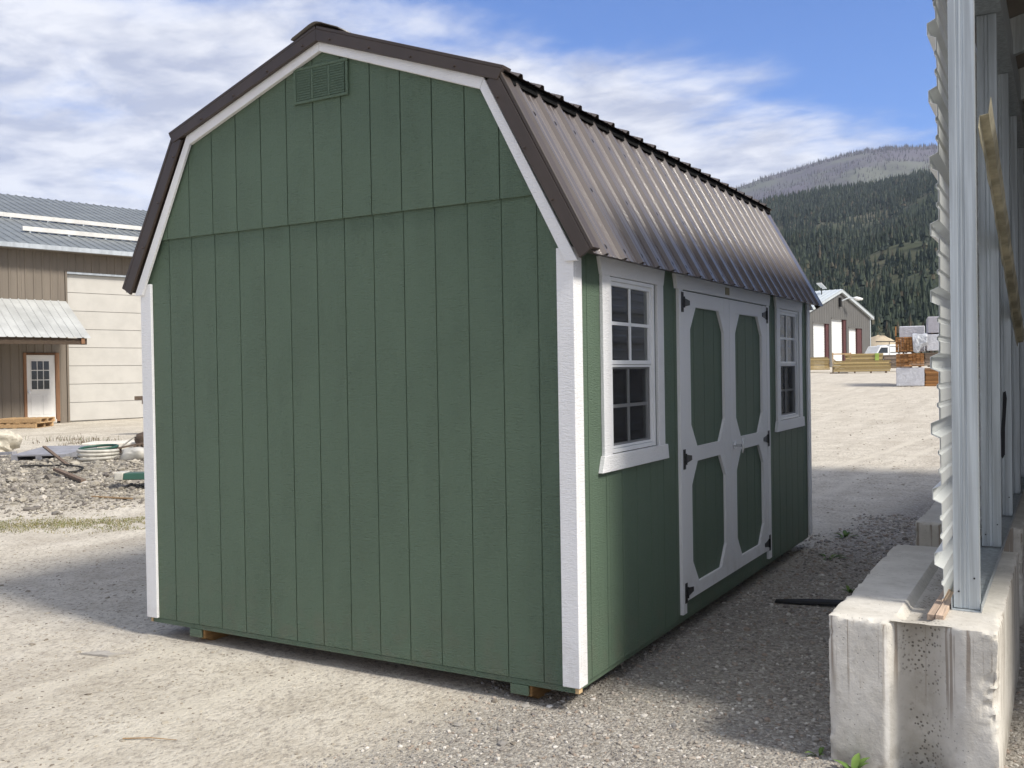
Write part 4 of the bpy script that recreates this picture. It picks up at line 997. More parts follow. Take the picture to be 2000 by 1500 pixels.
for d in doors:
    rd = part('roll_up_door', FB(d[0]+1, 0, FZ), fb)
    zz = FZ; first_ = None
    q = B()
    while zz < d[2]-0.1: q.box(d[0], d[1], -0.30, -0.25, zz+0.012, min(zz+0.25, d[2])); zz += 0.26
    mkf(FB, 'door_curtain', q, 'roll', rd)
    mkf(FB, 'door_backing', B().box(d[0]-0.02, d[1]+d[3]+0.02, -0.40, -0.35, FZ, d[2]+0.1), 'roll', rd)
    mkf(FB, 'door_jamb', B().box(d[1]+0.02, d[1]+d[3], -0.34, -0.061, FZ, d[2]), 'redjamb', rd)
    mkf(FB, 'head_flashing', B().box(d[0]-0.1, d[1]+d[3]+0.1, 0.001, 0.05, d[2]-0.02, d[2]+0.10), 'fb_wall', rd)
for sg in (-1, 1):
    P = rib_line(-26, 0.35, 0.6, 0.04)
    mkf(FB, 'roof_slope', B().grid([[(c0+sg*w, o, z+h) for o, h in P] for w, z in ((0, ap+0.16), (hw2+0.5, ez-0.0))]), 'fb_roof', fb, normals=False, solid=0.01)
    mkf(FB, 'rake_trim', B().prism([(c0, ap-0.18), (c0, ap+0.15), (c0+sg*(hw2+0.5), ez-0.02), (c0+sg*(hw2+0.5), ez-0.34)], lambda p, q_, d: (p, d, q_), 0.031, 0.30), 'fb_roof', fb)
mkf(FB, 'corner_trim', B().box(c0+hw2-0.12, c0+hw2+0.06, -0.1, 0.06, FZ, ez-0.15), 'fb_roof', fb)
mkf(FB, 'side_wall', B().box(c0-hw2, c0-hw2+0.1, -25.5, -0.07, FZ, ez), 'fb_wall', fb); mkf(FB, 'side_wall', B().box(c0+hw2-0.11, c0+hw2-0.01, -25.5, -0.11, FZ, ez), 'fb_wall', fb)
lm = mkf(FB, 'gable_lamp', B().box(c0-0.35, c0+0.0, 0.001, 0.25, 8.25, 9.25), 'tyre', fb)
mkf(FB, 'lamp_arm', B().tube([(c0, 0.2, 8.9), (c0+0.6, 0.7, 9.2), (c0+1.3, 1.2, 9.2)], 0.07, 6), 'fb_roof', lm)
mkf(FB, 'lamp_head', B().tube([(c0+1.2, 1.1, 9.2), (c0+1.5, 1.3, 9.15), (c0+2.2, 1.6, 9.1)], [0.12, 0.22, 0.12], 8), 'roll', lm)
dsh = thing('satellite_dish', FB(-2.4, -1.2, 9.4), 'small tilted white satellite dish on the far shop roof', 'satellite dish')
mkf(FB, 'dish_mast', B().tube([(-2.4, -1.2, 9.4), (-2.4, -1.2, 10.30)], 0.06, 8), 'tyre', dsh)
mkf(FB, 'dish_panel', B().prism([(-0.7, 0.30), (0.7, -0.22), (0.73, -0.12), (-0.67, 0.4)], lambda p, q_, d: (-2.4+p, -1.2+d, 10.42+q_), -0.30, 0.30), 'roll', dsh, bevel=0.04)

# ------------------------------------------------------------------ lumber yard
def yaw_frame(x, y, z, az):      # a = to the right seen from the viewer, d = away from the viewer, z up
    t = rad(az); return lambda a, d, zz: (x+a*math.cos(t)+d*math.sin(t), y-a*math.sin(t)+d*math.cos(t), z+zz)
def board_stack(fr, a0, a1, d0, d1, z0, nrow, th, seed, jit=0.03, ncol=1, gap=0.012, along='a'):
    rs = random.Random(seed); q = B(); z = z0
    for i in range(nrow):
        for c in range(ncol):
            if along == 'a':
                w = (d1-d0)/ncol; j0, j1 = rs.uniform(-jit, jit), rs.uniform(-jit, jit); q.box(a0+j0, a1+j1, d0+c*w+0.004, d0+(c+1)*w-0.004, z, z+th-gap)
            else:
                w = (a1-a0)/ncol; j0 = rs.uniform(-jit, jit); q.box(a0+c*w+0.006, a0+(c+1)*w-0.006, d0+j0, d1+j0, z, z+th-gap)
        z += th
    return q.map(fr)
SK = yaw_frame(-1.32, 43.1, 0.66, -8)
def unit(name, label, a0, a1, z0, z1, mat, kind, seed, cat='lumber stack', d0=0.0, d1=2.6):
    t = thing(name, SK((a0+a1)/2, d0+1, z0), label, cat, 'stacked lumber units')
    if kind == 'wrap':
        q = B(); n = 9; rs = random.Random(seed)
        q.box(a0, a1, d0, d1, z0+0.06, z1); mk('plastic_wrap', q.map(SK), mat, t, bevel=0.03)
    elif kind == 'ends':
        mk('boards', board_stack(SK, a0, a1, d0, d1, z0+0.06, max(3, int((z1-z0-0.06)/0.075)), 0.075, seed, 0.05, 7, along='d'), mat, t, kind='stuff')
    else:
        mk('boards', board_stack(SK, a0, a1, d0, d1, z0+0.06, max(3, int((z1-z0-0.06)/0.06)), 0.06, seed, 0.03, 2), mat, t, kind='stuff')
    q = B()
    for f in (0.12, 0.5, 0.82): q.box(a0+(a1-a0)*f, a0+(a1-a0)*f+0.09, d0+0.05, d1-0.05, z0, z0+0.058)
    mk('bearers', q.map(SK), 'oldwood', t, kind='stuff')
unit('lumber_unit', 'white plastic-wrapped lumber unit at the bottom left of the stack', -0.60, 0.60, 0.02, 0.93, 'wrapw', 'wrap', 1)
unit('lumber_unit', 'orange-brown lumber unit lying on the white-wrapped one', -0.60, 0.60, 0.93, 1.62, 'cedarlum', 'ends', 2)
unit('lumber_unit', 'topmost orange-brown lumber unit of the left column', -0.62, 0.22, 1.62, 2.40, 'cedarlum', 'ends', 3)
unit('lumber_unit', 'brown board unit at the bottom right of the stack', 0.63, 1.95, 0.0, 0.95, 'cedarlum', 'flat', 4)
unit('lumber_unit', 'dark weathered sheet stock above the bottom right board unit', 0.63, 1.95, 0.95, 1.62, 'greylum', 'flat', 5)
unit('lumber_unit', 'white-wrapped lumber unit on the right column under the lavender one', 0.70, 1.98, 1.62, 2.43, 'wrapw', 'wrap', 6)
unit('lumber_unit', 'lavender-grey wrapped lumber unit at the top of the stack', 0.75, 2.05, 2.43, 3.24, 'wrapg', 'wrap', 7)
unit('lumber_unit', 'bright white wrapped unit behind the top of the stack', -0.45, 0.70, 1.62, 2.95, 'wrapw', 'wrap', 8, d0=2.9, d1=4.6)
rows = []
for i in range(22):
    t = i/21; row = []
    for j in range(22):
        u = j/21; a = 0.08+0.66*u+0.07*t*math.sin(5*u+1); drop = 0.72+0.16*math.sin(u*4.2+0.6)
        if t < 0.18: d, z = 0.75-0.80*t/0.18, 2.47+0.03*math.sin(u*9)
        else:
            k = (t-0.18)/0.82; z = 2.47-drop*k; d = -0.06-0.10*math.sin(k*2.6)+0.07*float(fbm(u*4.0, k*4.0, 71, 4))*min(1, 4*k)
        row.append(SK(a, d, z+0.02*float(fbm(u*5, t*5, 17, 2))))
    rows.append(row)
tag(mk('silver_tarp', B().grid(rows), 'tarp', None, solid=0.01, smooth=60), 'crumpled silver tarp draped over the front of the stacked lumber', 'tarp')
rows = [[SK(-2.0+2.3*j/9, -0.5+0.55*i/4+0.12*math.sin(j*1.3+i), 0.02+0.045*abs(math.sin(j*1.9+i*2.3))*(1 if 0 < i < 4 else 0.1)) for j in range(10)] for i in range(5)]
tag(mk('black_sheet', B().grid(rows), 'tyre', None, solid=0.008), 'crumpled black plastic sheet on the ground before the lumber stack', 'plastic sheet')
pst = tag(mk('wood_stake', B().box(-0.63, -0.57, 0.3, 0.36, 2.4, 2.85).map(SK), 'cedarlum', None), 'thin wooden stake sticking up from the left lumber column', 'stake')
# long treated lumber piles
FL = yaw_frame(-10.2, 81.3, 1.15, -11)
def pile(label, fr, a0, a1, d0, d1, z0, rows_, th, mat, seed, loc, name='lumber_pile', ncol=4):
    t = thing(name, loc, label, 'lumber pile', 'long lumber piles'); mk('boards', board_stack(fr, a0, a1, d0, d1, z0, rows_, th, seed, 0.10, ncol), mat, t, kind='stuff'); return t
pl_ = pile('long pile of yellow-green treated boards on the gravel before the shops', FL, -2.25, 2.25, 0, 1.2, 0.12, 7, 0.135, 'lumber', 11, FL(0, 0.6, 0))
q = B()
for a in (-1.9, -0.6, 0.7, 1.9): q.box(a, a+0.12, 0.0, 1.2, -0.1, 0.118)
mk('bearers', q.map(FL), 'oldwood', pl_, kind='stuff')
FL2 = yaw_frame(-10.2, 85.8, 1.2, -11)
p2 = pile('second treated lumber pile with a yellow-green tag behind the front pile', FL2, -2.1, 1.0, 0, 1.2, 0.3, 8, 0.17, 'lumber', 12, FL2(-0.5, 0.6, 0))
mk('bundle_band', B().box(0.35, 0.68, -0.06, -0.02, 0.60, 1.66).map(FL2), 'greytag', p2)
pile('darker end of lumber behind the tagged pile', FL2, 1.1, 3.2, 0.1, 1.2, 0.3, 7, 0.17, 'greylum', 13, FL2(2.1, 0.6, 0))
FL3 = yaw_frame(-14.8, 86.0, 1.25, -11)
pile('short ragged lumber pile at the shed corner before the left roll-up door', FL3, -2.6, 0.9, 0, 1.3, 0.2, 9, 0.13, 'lumber', 14, FL3(-0.8, 0.6, 0), ncol=3)
FS = yaw_frame(-12.0, 81.8, 1.2, -11)
sw = thing('wood_frame_rack', FS(0, 0, 0), 'upright wooden frame rack with a diagonal brace beside the lumber piles', 'rack')
for nm, b in (('post', B().box(-0.70, -0.60, 0, 0.1, 0, 1.72)), ('post', B().box(0.75, 0.85, 0, 0.1, 0.2, 1.70)), ('rail', B().box(-0.72, 0.87, -0.03, -0.001, 1.55, 1.66)),
              ('brace', B().prism([(-0.59, 1.18), (-0.59, 1.05), (0.45, 0.22), (0.55, 0.30)], lambda a, b_, d: (a, d, b_), 0.0, 0.06)),
              ('brace', B().prism([(-0.62, 0.10), (-0.50, 0.06), (0.70, 0.95), (0.62, 1.02)], lambda a, b_, d: (a, d, b_), 0.11, 0.17)), ('foot', B().box(-0.9, 0.6, 0.02, 0.09, -0.08, -0.001))):
    mk(nm, b.map(FS), 'pallet', sw)
# white service truck by the far shop
TR = yaw_frame(-10.7, 101.5, 1.78, -50)
tk = thing('service_truck', TR(0, 1, 0), 'white service truck with utility boxes parked beside the far grey shop', 'truck')
mk('cab', B().prism([(-2.2, 0.55), (-0.4, 0.55), (-0.4, 1.95), (-0.7, 2.05), (-1.5, 2.0), (-2.0, 1.25), (-2.2, 1.2)], lambda a, b, d: TR(a, d, b), 0, 1.9), 'truckw', tk, bevel=0.06)
mk('hood', B().prism([(-3.5, 0.55), (-2.21, 0.55), (-2.21, 1.2), (-3.3, 1.08), (-3.5, 0.95)], lambda a, b, d: TR(a, d, b), 0.05, 1.85), 'truckw', tk, bevel=0.06)
mk('cab_window', B().prism([(-1.85, 1.28), (-0.6, 1.28), (-0.6, 1.85), (-1.45, 1.85)], lambda a, b, d: TR(a, d, b), -0.012, 0.01), 'darkglass', tk)
for a0, a1 in ((-0.35, 1.0), (1.05, 2.7)):
    bx = mk('utility_box', B().box(a0, a1, 0, 1.95, 0.60, 2.15).map(TR), 'truckw', tk, bevel=0.04)
    mk('box_seam', B().box(a0+0.08, a1-0.08, -0.012, 0.002, 1.30, 1.38).map(TR), 'tyre', bx)
    mk('box_seam', B().box(a0+0.08, a1-0.08, -0.012, 0.002, 1.90, 1.96).map(TR), 'tyre', bx)
mk('ladder_rack', B().tube([(-2.0, 0.1, 2.45), (2.6, 0.1, 2.45)], 0.05, 6).tube([(-0.3, 0.1, 2.15), (-0.3, 0.1, 2.45)], 0.04, 6).tube([(2.5, 0.1, 2.15), (2.5, 0.1, 2.45)], 0.04, 6).map(TR), 'tyre', tk)
for a in (-2.7, 1.6):
    for d in (0.02, 1.65):
        w_ = mk('wheel', B().tube([(a, d, 0.42), (a, d+0.25, 0.42)], 0.42, 18).map(TR), 'tyre', tk)
        mk('rim', B().tube([(a, d-0.01, 0.42), (a, d-0.002, 0.42)], 0.24, 14).map(TR), 'chrome', w_)
mk('bumper', B().box(-3.62, -3.51, 0.1, 1.8, 0.5, 0.75).map(TR), 'chrome', tk)
# sand heap behind
rows = []
for i in range(14):
    r = i/13; rows.append([(-20.0+5.2*r*math.cos(w*math.pi/12)*(1+0.1*math.sin(w*2.3)), 152+5.2*r*math.sin(w*math.pi/12), hz(-20, 152)-0.3+4.3*(1-r*r)**1.6+0.12*math.sin(w*3+i)) for w in range(25)])
tag(mk('sand_heap', B().grid(rows), 'sand', None, smooth=60), 'pale tan sand heap behind the far shop', 'sand heap')

# ------------------------------------------------------------------ scatter: gravel, pebbles, rocks, grass
ICO_V = None
def ico():
    bm = bmesh.new(); bmesh.ops.create_icosphere(bm, subdivisions=1, radius=1.0)
    v = np.array([p.co[:] for p in bm.verts]); f = np.array([[q.index for q in fa.verts] for fa in bm.faces]); bm.free(); return v, f
IV, IF = ico()
def stones(name, P, size, mat, label, cat, seed, flat=(0.45, 0.8), parent=None):
    rg = np.random.default_rng(seed); n = len(P); nv = len(IV)
    V = IV[None]*(0.72+0.5*rg.random((n, nv, 1)))
    sc = np.stack([0.75+0.6*rg.random(n), 0.6+0.5*rg.random(n), flat[0]+(flat[1]-flat[0])*rg.random(n)], -1)
    V = V*sc[:, None, :]*size[:, None, None]
    a = rg.random(n)*6.283; ca, sa = np.cos(a)[:, None], np.sin(a)[:, None]
    tl = (rg.random(n)-0.5)*0.7; ct, s_t = np.cos(tl)[:, None], np.sin(tl)[:, None]
    y2 = V[..., 1]*ct-V[..., 2]*s_t; z2 = V[..., 1]*s_t+V[..., 2]*ct
    X = V[..., 0]*ca-y2*sa; Y = V[..., 0]*sa+y2*ca
    W = np.stack([X, Y, z2], -1)+P[:, None, :]
    F = (np.arange(n)[:, None, None]*nv+IF[None]).reshape(-1, 3)
    me = bpy.data.meshes.new(name); me.from_pydata(W.reshape(-1, 3).tolist(), [], F.tolist()); me.update(); me.materials.append(M[mat])
    o = bpy.data.objects.new(name, me); COL.objects.link(o); o['kind'] = 'stuff'; o['label'] = label; o['category'] = cat; return o
def gpts(x, y, dz=0.0): return np.stack([x, y, ground_h(x, y)+dz], -1)
rg = np.random.default_rng(101)
def gravel_mask(x, y):
    b = fbm(x*1.1, y*1.1, 55, 3)
    e = x-0.10*y+b*0.35
    return sstep(2.0, 2.7, e)*sstep(9.5, 6.5, y-0.5*x+b*1.2)
n = 46000; x = 0.9+4.6*rg.random(n); y = -2.3+9.5*rg.random(n)**1.5
k = (gravel_mask(x, y) > rg.random(n)) & ~((x > 4.03) & (x < 4.65) & (y > -0.03)); x, y = x[k], y[k]
s = 0.0035+0.0095*rg.random(len(x))**2.0+0.012*rg.random(len(x))*(rg.random(len(x)) < 0.05)
stones('crushed_gravel', gpts(x, y, s*0.15), s*np.interp(y, [0, 7], [1, 1.7]), 'stone', 'loose grey crushed gravel between the shed and the block wall', 'gravel', 201)
n = 26000; x = -7+10.5*rg.random(n); y = -2.4+6.0*rg.random(n); k = (rg.random(n) < 0.25+0.75*(fbm(x*1.3, y*0.8, 7, 3) > 0.05)) & ~((x > XL) & (x < XR) & (y > 0.0)); x, y = x[k], y[k]
s = 0.003+0.008*rg.random(len(x))**3+0.014*(rg.random(len(x)) < 0.010)
stones('loose_pebbles', gpts(x, y, s*0.05), s, 'stone_tan', 'scattered tan pebbles on the pale dirt before the shed', 'pebbles', 202, (0.3, 0.6))
n = 7000; x = -9+16*rg.random(n); y = 7+30*rg.random(n); s = 0.006+0.02*rg.random(n)**3
stones('yard_pebbles', gpts(x, y, 0), s, 'stone_tan', 'small stones strewn over the sunlit yard behind the shed', 'pebbles', 203, (0.3, 0.6))
def moundfac(x, y):
    u = (x+8.7)*0.84+(y-5.4)*(-0.54); w = (x+8.7)*0.54+(y-5.4)*0.84
    return np.exp(-((u/3.3)**2+(w/4.6)**2)**2.2)
n = 50000; t_ = rg.random(n); u_ = (rg.random(n)*2-1)*3.7; w_ = (rg.random(n)*2-1)*3.4
x = -8.7+0.84*u_+0.54*w_; y = 5.4-0.54*u_+0.84*w_; k = moundfac(x, y)*(0.75+0.5*fbm(x*0.9, y*0.9, 33, 3)) > rg.random(n)*0.9+0.04; x, y = x[k], y[k]
s = 0.010+0.026*rg.random(len(x))**2.2+0.045*(rg.random(len(x)) < 0.012)
stones('river_rock_pile', gpts(x, y, s*0.2), s, 'rock', 'heap of rounded grey and tan river rock left of the shed', 'rocks', 204)

def blades(name, P, ht, mat, label, cat, seed, wd=0.006, lean=0.5):
    rg = np.random.default_rng(seed); n = len(P); a = rg.random(n)*6.283; l = lean*(rg.random(n)+0.2)
    w = wd*(0.7+0.6*rg.random(n)); d = np.stack([np.cos(a), np.sin(a), np.zeros(n)], -1); c = np.stack([-np.sin(a), np.cos(a), np.zeros(n)], -1)
    up = np.array([0, 0, 1.0])
    p0 = P-c*w[:, None]; p1 = P+c*w[:, None]; m = P+up*(ht*0.55)[:, None]+d*(ht*l*0.3)[:, None]
    p2 = m-c*(w*0.7)[:, None]; p3 = m+c*(w*0.7)[:, None]; t = P+up*ht[:, None]*(1-0.3*l)[:, None]+d*(ht*l)[:, None]
    V = np.stack([p0, p1, p2, p3, t], 1).reshape(-1, 3); b = (np.arange(n)*5)[:, None]
    F = [tuple(q) for q in np.concatenate([b, b+1, b+3, b+2], 1).tolist()]+[tuple(q) for q in np.concatenate([b+2, b+3, b+4], 1).tolist()]
    me = bpy.data.meshes.new(name); me.from_pydata(V.tolist(), [], F); me.update(); me.materials.append(M[mat])
    o = bpy.data.objects.new(name, me); COL.objects.link(o); o['kind'] = 'stuff'; o['label'] = label; o['category'] = cat; return o
# grass strip along the foot of the rock heap
n = 30000; t = rg.random(n); x = -9.5+7.6*t; cy = 0.05+(x+6.3)*0.56+2.02; y = cy+(rg.random(n)+rg.random(n)-1)*0.95
k = fbm(x*1.1, y*1.1, 91, 4)+0.5*fbm(x*6, y*6, 13, 2) > -0.10+0.35*np.abs((y-cy)/0.6); x, y = x[k], y[k]
blades('grass_strip', gpts(x, y), 0.008+0.028*rg.random(len(x))**2, 'grass', 'low yellow-green grass strip at the foot of the rock heap', 'grass', 301, 0.0035, 1.1)
n = 9000; x = -20+11*rg.random(n); y = 6.5+5.5*rg.random(n); k = (fbm(x*0.5, y*0.5, 19, 3)+0.6*fbm(x*3, y*3, 29, 2) > 0.25); x, y = x[k], y[k]
blades('dry_weeds', gpts(x, y), 0.05+0.16*rg.random(len(x))**2, 'dryweed', 'patchy dry brown weeds behind the rock heap', 'weeds', 302, 0.006, 0.9)

# weeds one can point to
def weed(label, x, y, n, ht, spread, seed, up=0.9):
    rs = random.Random(seed); z = hz(x, y); t = thing('weed_plant', (x, y, z), label, 'weed', 'green weeds in the gravel')
    q = B()
    for i in range(n):
        a = rs.random()*6.28; L_ = ht*(0.6+0.5*rs.random()); el = up*(0.5+0.6*rs.random()); w = L_*0.16
        d = Vector((math.cos(a), math.sin(a), 0)); c = Vector((-math.sin(a), math.cos(a), 0)); o = Vector((x, y, z))+d*spread*rs.random()
        pts = []
        for k_ in range(5):
            u = k_/4; p = o+d*(L_*u*math.cos(el)+0.25*L_*u*u)+Vector((0, 0, L_*u*math.sin(el)-0.35*L_*u*u)); ww = w*math.sin(math.pi*(0.12+0.88*u)) if k_ < 4 else 0.0008
            pts.append((p-c*ww-Vector((0, 0, -ww*0.4)), p, p+c*ww+Vector((0, 0, ww*0.4))))
        q.grid([list(r) for r in pts])
    mk('leaves', q, 'weed', t, smooth=60, normals=False); return t
weed('bright green weed at the left foot of the nearest concrete block', 4.13, -0.11, 9, 0.10, 0.02, 1, 1.1)
weed('small green weed in the groove of the nearest concrete block', 4.34, -0.06, 5, 0.07, 0.015, 2, 1.1)
weed('tiny weed by the left corner of the nearest concrete block', 3.97, 0.0, 5, 0.06, 0.02, 3, 1.0)
weed('dark green weed in shaded gravel beside the front block', 3.50, 3.15, 10, 0.085, 0.04, 4)
weed('green weed in gravel near the far shed corner', 3.02, 5.5, 9, 0.12, 0.04, 5)
weed('low weed in shaded gravel near the double doors', 3.1, 4.4, 8, 0.10, 0.08, 6, 0.6)

# ------------------------------------------------------------------ odds and ends on the ground
rows = [[(3.10+1.0*t, 2.60+0.28*t+w*0.055*(0.35+0.65*min(1, 4*t))-0.10*t*t, hz(3.4, 2.6)+0.012+0.015*math.sin(t*2.6)*(1-0.5*t)+0.006*w) for w in (-1, 0, 1)] for t in np.linspace(0, 1, 16)]
tag(mk('rubber_strip', B().grid(rows), 'tyre', None, solid=0.005, smooth=60), 'black rubber strip lying on gravel beside the concrete block', 'rubber strip')
rows = [[(-0.27+0.05*i+0.02*j+0.012*((i*j) % 2), -0.50+0.028*j*(1+0.3*math.sin(i*2))+0.012*i, hz(-0.2, -0.48)+0.004+0.004*((i+j) % 2)) for j in range(4)] for i in range(5)]
tag(mk('flat_stone', B().grid(rows), 'rockgrey', None, solid=0.012), 'flat pale stone lying on the dirt before the shed', 'stone')
tag(mk('twig', B().tube([(1.13, -1.28, hz(1.1, -1.3)+0.006), (1.25, -1.22, hz(1.2, -1.2)+0.010), (1.36, -1.17, hz(1.3, -1.2)+0.006)], [0.0035, 0.003, 0.0015], 5), 'pallet', None), 'thin dry stalk lying on the pale dirt in the foreground', 'twig')
def pallet(fr, label, z0, grp, mat='pallet'):
    t = thing('wood_pallet', fr(0, 0, z0), label, 'pallet', grp)
    for i in range(7): a = -0.6+i*0.1835; mk('deck_board', B().box(a, a+0.095, -0.5, 0.5, z0+0.118, z0+0.138).map(fr), mat, t)
    for i in (-0.5, -0.045, 0.41): mk('stringer', B().box(-0.6, 0.6, i, i+0.09, z0+0.022, z0+0.117).map(fr), mat, t)
    for a in (-0.6, -0.05, 0.5): mk('bottom_board', B().box(a, a+0.1, -0.5, 0.5, z0, z0+0.021).map(fr), mat, t)
PF = yaw_frame(-20.95, 12.55, hz(-20.95, 12.55), -28)
pallet(PF, 'lower wooden pallet of the pair by the entry door', 0.0, 'wooden pallets by the entry door')
PF2 = yaw_frame(-20.92, 12.60, hz(-20.95, 12.55), -33)
pallet(PF2, 'upper wooden pallet of the pair by the entry door', 0.14, 'wooden pallets by the entry door')
def lump(name, c, r, mat, seed, label, cat, parent=None, sub=3, amp=0.3, flatb=True):
    bm = bmesh.new(); bmesh.ops.create_icosphere(bm, subdivisions=sub, radius=1.0); q = B()
    v = np.array([p.co[:] for p in bm.verts]); f = [tuple(p.index for p in fa.verts) for fa in bm.faces]; bm.free()
    d = 1+amp*fbm(v[:, 0]*1.6+seed, v[:, 1]*1.6+v[:, 2]*1.9, seed, 3); v = np.sign(v)*np.abs(v)**0.75*d[:, None]*np.array(r); v[:, 2] = np.maximum(v[:, 2], -r[2]*0.8)
    q.v = [tuple(p) for p in v+np.array(c)]; q.f = f
    o = mk(name, q, mat, parent, smooth=50)
    if label: tag(o, label, cat)
    return o
lump('limestone_boulder', (-13.05, 6.85, 0.46), (0.34, 0.32, 0.24), 'limestone', 5, 'cracked cream boulder at the left edge by the dry weeds', 'boulder', sub=4, amp=0.55)
tag(mk('concrete_slab', B().box(-0.75, 0.9, 0, 0.7, 0, 0.18).map(yaw_frame(-12.2, 8.95, hz(-12.2, 9)+0.0, -33)), 'concrete', None, bevel=0.02), 'pale concrete slab lying behind the scrap near the shed', 'slab')
# grey plastic deck panel
jz = 0.0
DP = yaw_frame(-10.25, 6.2, hz(-10.25, 6.2)+0.02, -30)
dp = thing('plastic_deck_panel', DP(0, 0, 0), 'grey weathered plastic deck panel lying tilted on the rock heap', 'panel')
for i in range(9):
    mk('slat', B().box(-0.46, 0.46, -0.60+i*0.135, -0.475+i*0.135, 0.10, 0.125).map(lambda a, d, z: DP(a, d, z+0.05*(d+0.6))), 'greyplast', dp)
for a in (-0.46, -0.05, 0.36): mk('runner', B().box(a, a+0.1, -0.6, 0.6, -0.02, 0.099).map(lambda a_, d, z: DP(a_, d, z+0.05*(d+0.6))), 'greyplast', dp)
# coil of white pipe with a green lid ring
CP = (-9.05, 6.15, hz(-9.05, 6.15)-0.06)
cp = thing('pipe_coil', CP, 'coil of dirty white pipe with a dark green hoop on top', 'pipe coil')
for i in range(4):
    mk('coil_turn', B().tube([(CP[0]+0.31*math.cos(w), CP[1]+0.30*math.sin(w), CP[2]+0.05+0.058*i+0.01*math.sin(w+i)) for w in np.linspace(0, 6.29, 33)], 0.028, 8, False), 'whiteplast', cp, smooth=50)
mk('green_hoop', B().tube([(CP[0]-0.05+0.30*math.cos(w), CP[1]+0.05+0.29*math.sin(w), CP[2]+0.27+0.02*math.sin(w)) for w in np.linspace(0, 6.29, 33)], 0.022, 8, False), 'greenplast', cp, smooth=50)
# broken dark pallet, bag, planks, hose, bundle
BP = yaw_frame(-8.95, 6.95, hz(-9.0, 7.0)-0.12, -35)
bp_ = thing('broken_pallet', BP(0, 0, 0), 'broken dark pallet leaning among the scrap left of the shed', 'pallet')
tl = lambda a, d, z: BP(a, d, z+0.18*a+0.22)
for i in range(5): mk('deck_board', B().box(-0.6, 0.7, -0.5+i*0.22, -0.40+i*0.22, 0.10, 0.12).map(tl), 'oldwood', bp_)
for a in (-0.55, 0.0, 0.55): mk('stringer', B().box(a, a+0.05, -0.5, 0.5, -0.02, 0.098).map(tl), 'oldwood', bp_)
lump('white_sack', (-8.40, 6.40, hz(-8.4, 6.4)+0.08), (0.26, 0.2, 0.12), 'whiteplast', 8, 'lumpy white sack against the left edge of the shed', 'sack', amp=0.35)
lump('scrap_lump', (-11.65, 9.25, hz(-11.6, 9.2)+0.25), (0.24, 0.22, 0.16), 'oldwood', 9, 'dark brown lump on the slab beside the shed edge', 'scrap', amp=0.2)
def stick(label, p0, p1, w, h, mat, name='plank'):
    p0, p1 = Vector(p0), Vector(p1); d = (p1-p0); s = Vector((-d.y, d.x, 0)).normalized()*w; u = Vector((0, 0, h)); q = B()
    q.add([p0-s, p0+s, p1+s, p1-s, p0-s+u, p0+s+u, p1+s+u, p1-s+u], [(0, 3, 2, 1), (4, 5, 6, 7), (0, 1, 5, 4), (1, 2, 6, 5), (2, 3, 7, 6), (3, 0, 4, 7)])
    return tag(mk(name, q, mat, None), label, 'plank')
gz = lambda x, y, d=0.0: (x, y, hz(x, y)+d)
stick('dark brown plank lying on the rock heap', gz(-8.15, 4.75, 0.05), gz(-7.15, 4.50, 0.03), 0.035, 0.04, 'oldwood')
stick('brown plank leaning across the grey plastic panel', gz(-9.75, 5.65, 0.22), gz(-8.65, 5.30, 0.02), 0.025, 0.025, 'oldwood')
stick('pale stick behind the white pipe coil', gz(-9.3, 6.75, 0.15), gz(-9.05, 6.9, 0.33), 0.02, 0.02, 'whiteplast', 'stick')
stick('grey board at the left edge below the cream boulder', gz(-12.4, 6.2, 0.10), gz(-11.75, 6.4, 0.08), 0.06, 0.05, 'greyplast', 'board')
stick('thin pale lath on the rock heap foot', gz(-6.35, 4.05, 0.02), gz(-5.75, 4.2, 0.02), 0.02, 0.015, 'pallet', 'lath')
hp = [gz(*p, 0.035) for p in ((-9.1, 4.8), (-9.0, 5.0), (-8.85, 5.16), (-8.6, 5.24), (-8.35, 5.26), (-8.2, 5.24), (-8.08, 5.17), (-8.0, 5.05), (-7.92, 4.93), (-8.0, 4.85))]
tag(mk('garden_hose', B().tube(hp, 0.013, 6), 'tyre', None, smooth=50), 'thin dark hose winding over the rock heap', 'hose')
GB = yaw_frame(-6.15, 4.72, hz(-6.15, 4.72), -30)
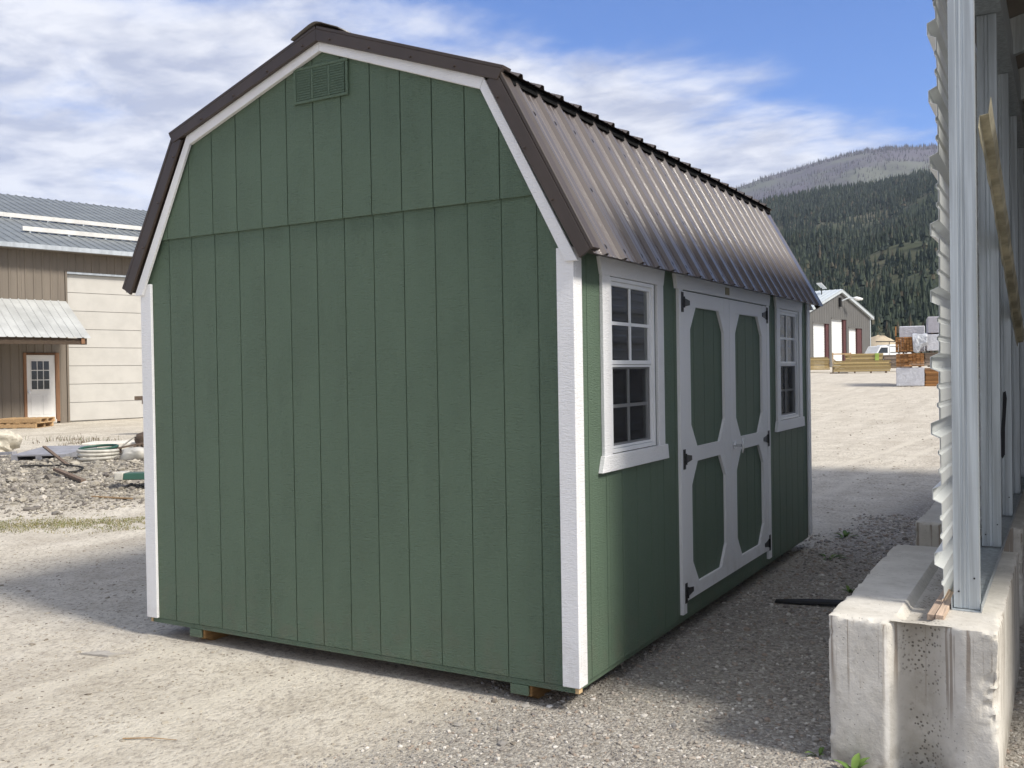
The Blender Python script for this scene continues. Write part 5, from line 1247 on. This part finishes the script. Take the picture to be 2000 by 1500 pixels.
gb = thing('roof_trim_bundle', GB(0, 0, 0), 'green and white metal trim bundle on a timber by the shed corner', 'trim bundle')
mk('green_trim', B().prism([(0, 0.15), (0.30, 0.15), (0.26, 0.24), (0.03, 0.24)], lambda a, z, d: GB(d, a, z), -0.30, 1.6), 'greenplast', gb, bevel=0.01)
mk('white_trim', B().prism([(0.0, 0.146), (0.31, 0.146), (0.27, 0.252), (0.02, 0.252)], lambda a, z, d: GB(d, a, z), -0.42, -0.301), 'whiteplast', gb, bevel=0.01)
tag(mk('timber_block', B().box(0.02, 0.3, 0.02, 0.30, 0.0, 0.145).map(GB), 'cedar', None, bevel=0.006), 'orange-brown timber block under the green trim bundle', 'timber')
# beams on trestles, their ends just showing past the shed
TB = yaw_frame(-15.1, 11.9, hz(-15.1, 11.9), -38)
tb = thing('timber_trestle', TB(1.6, 0.1, 0), 'brown timbers stacked on a trestle showing past the shed edge', 'timber stack')
for i, (a0, z, d) in enumerate(((0.0, 0.80, 0.0), (-0.18, 0.90, 0.02), (0.05, 0.80, 0.17), (0.02, 0.90, 0.2))): mk('beam', B().box(a0, 4.0, d, d+0.15, z, z+0.095).map(TB), 'oldwood', tb)
for a in (1.0, 3.4): mk('trestle_leg', B().box(a, a+0.12, 0, 0.4, 0.0, 0.798).map(TB), 'oldwood', tb)

# ------------------------------------------------------------------ the air between here and the mountains
def haze():
    m = bpy.data.materials.new('haze_air'); m.use_nodes = True; t = m.node_tree; t.nodes.clear()
    out = t.nodes.new('ShaderNodeOutputMaterial'); v = t.nodes.new('ShaderNodeVolumePrincipled')
    v.inputs['Color'].default_value = (0.70, 0.80, 1.0, 1); v.inputs['Density'].default_value = 6e-5; v.inputs['Anisotropy'].default_value = 0.0
    t.links.new(v.outputs[0], out.inputs['Volume']); M['haze'] = m
    o = mk('haze', B().box(-6900, 6900, -6900, 6900, -2, 1400), 'haze', None, kind='stuff')
    o['label'] = 'thin blue haze in the air before the far mountain'; o['category'] = 'haze'
haze()
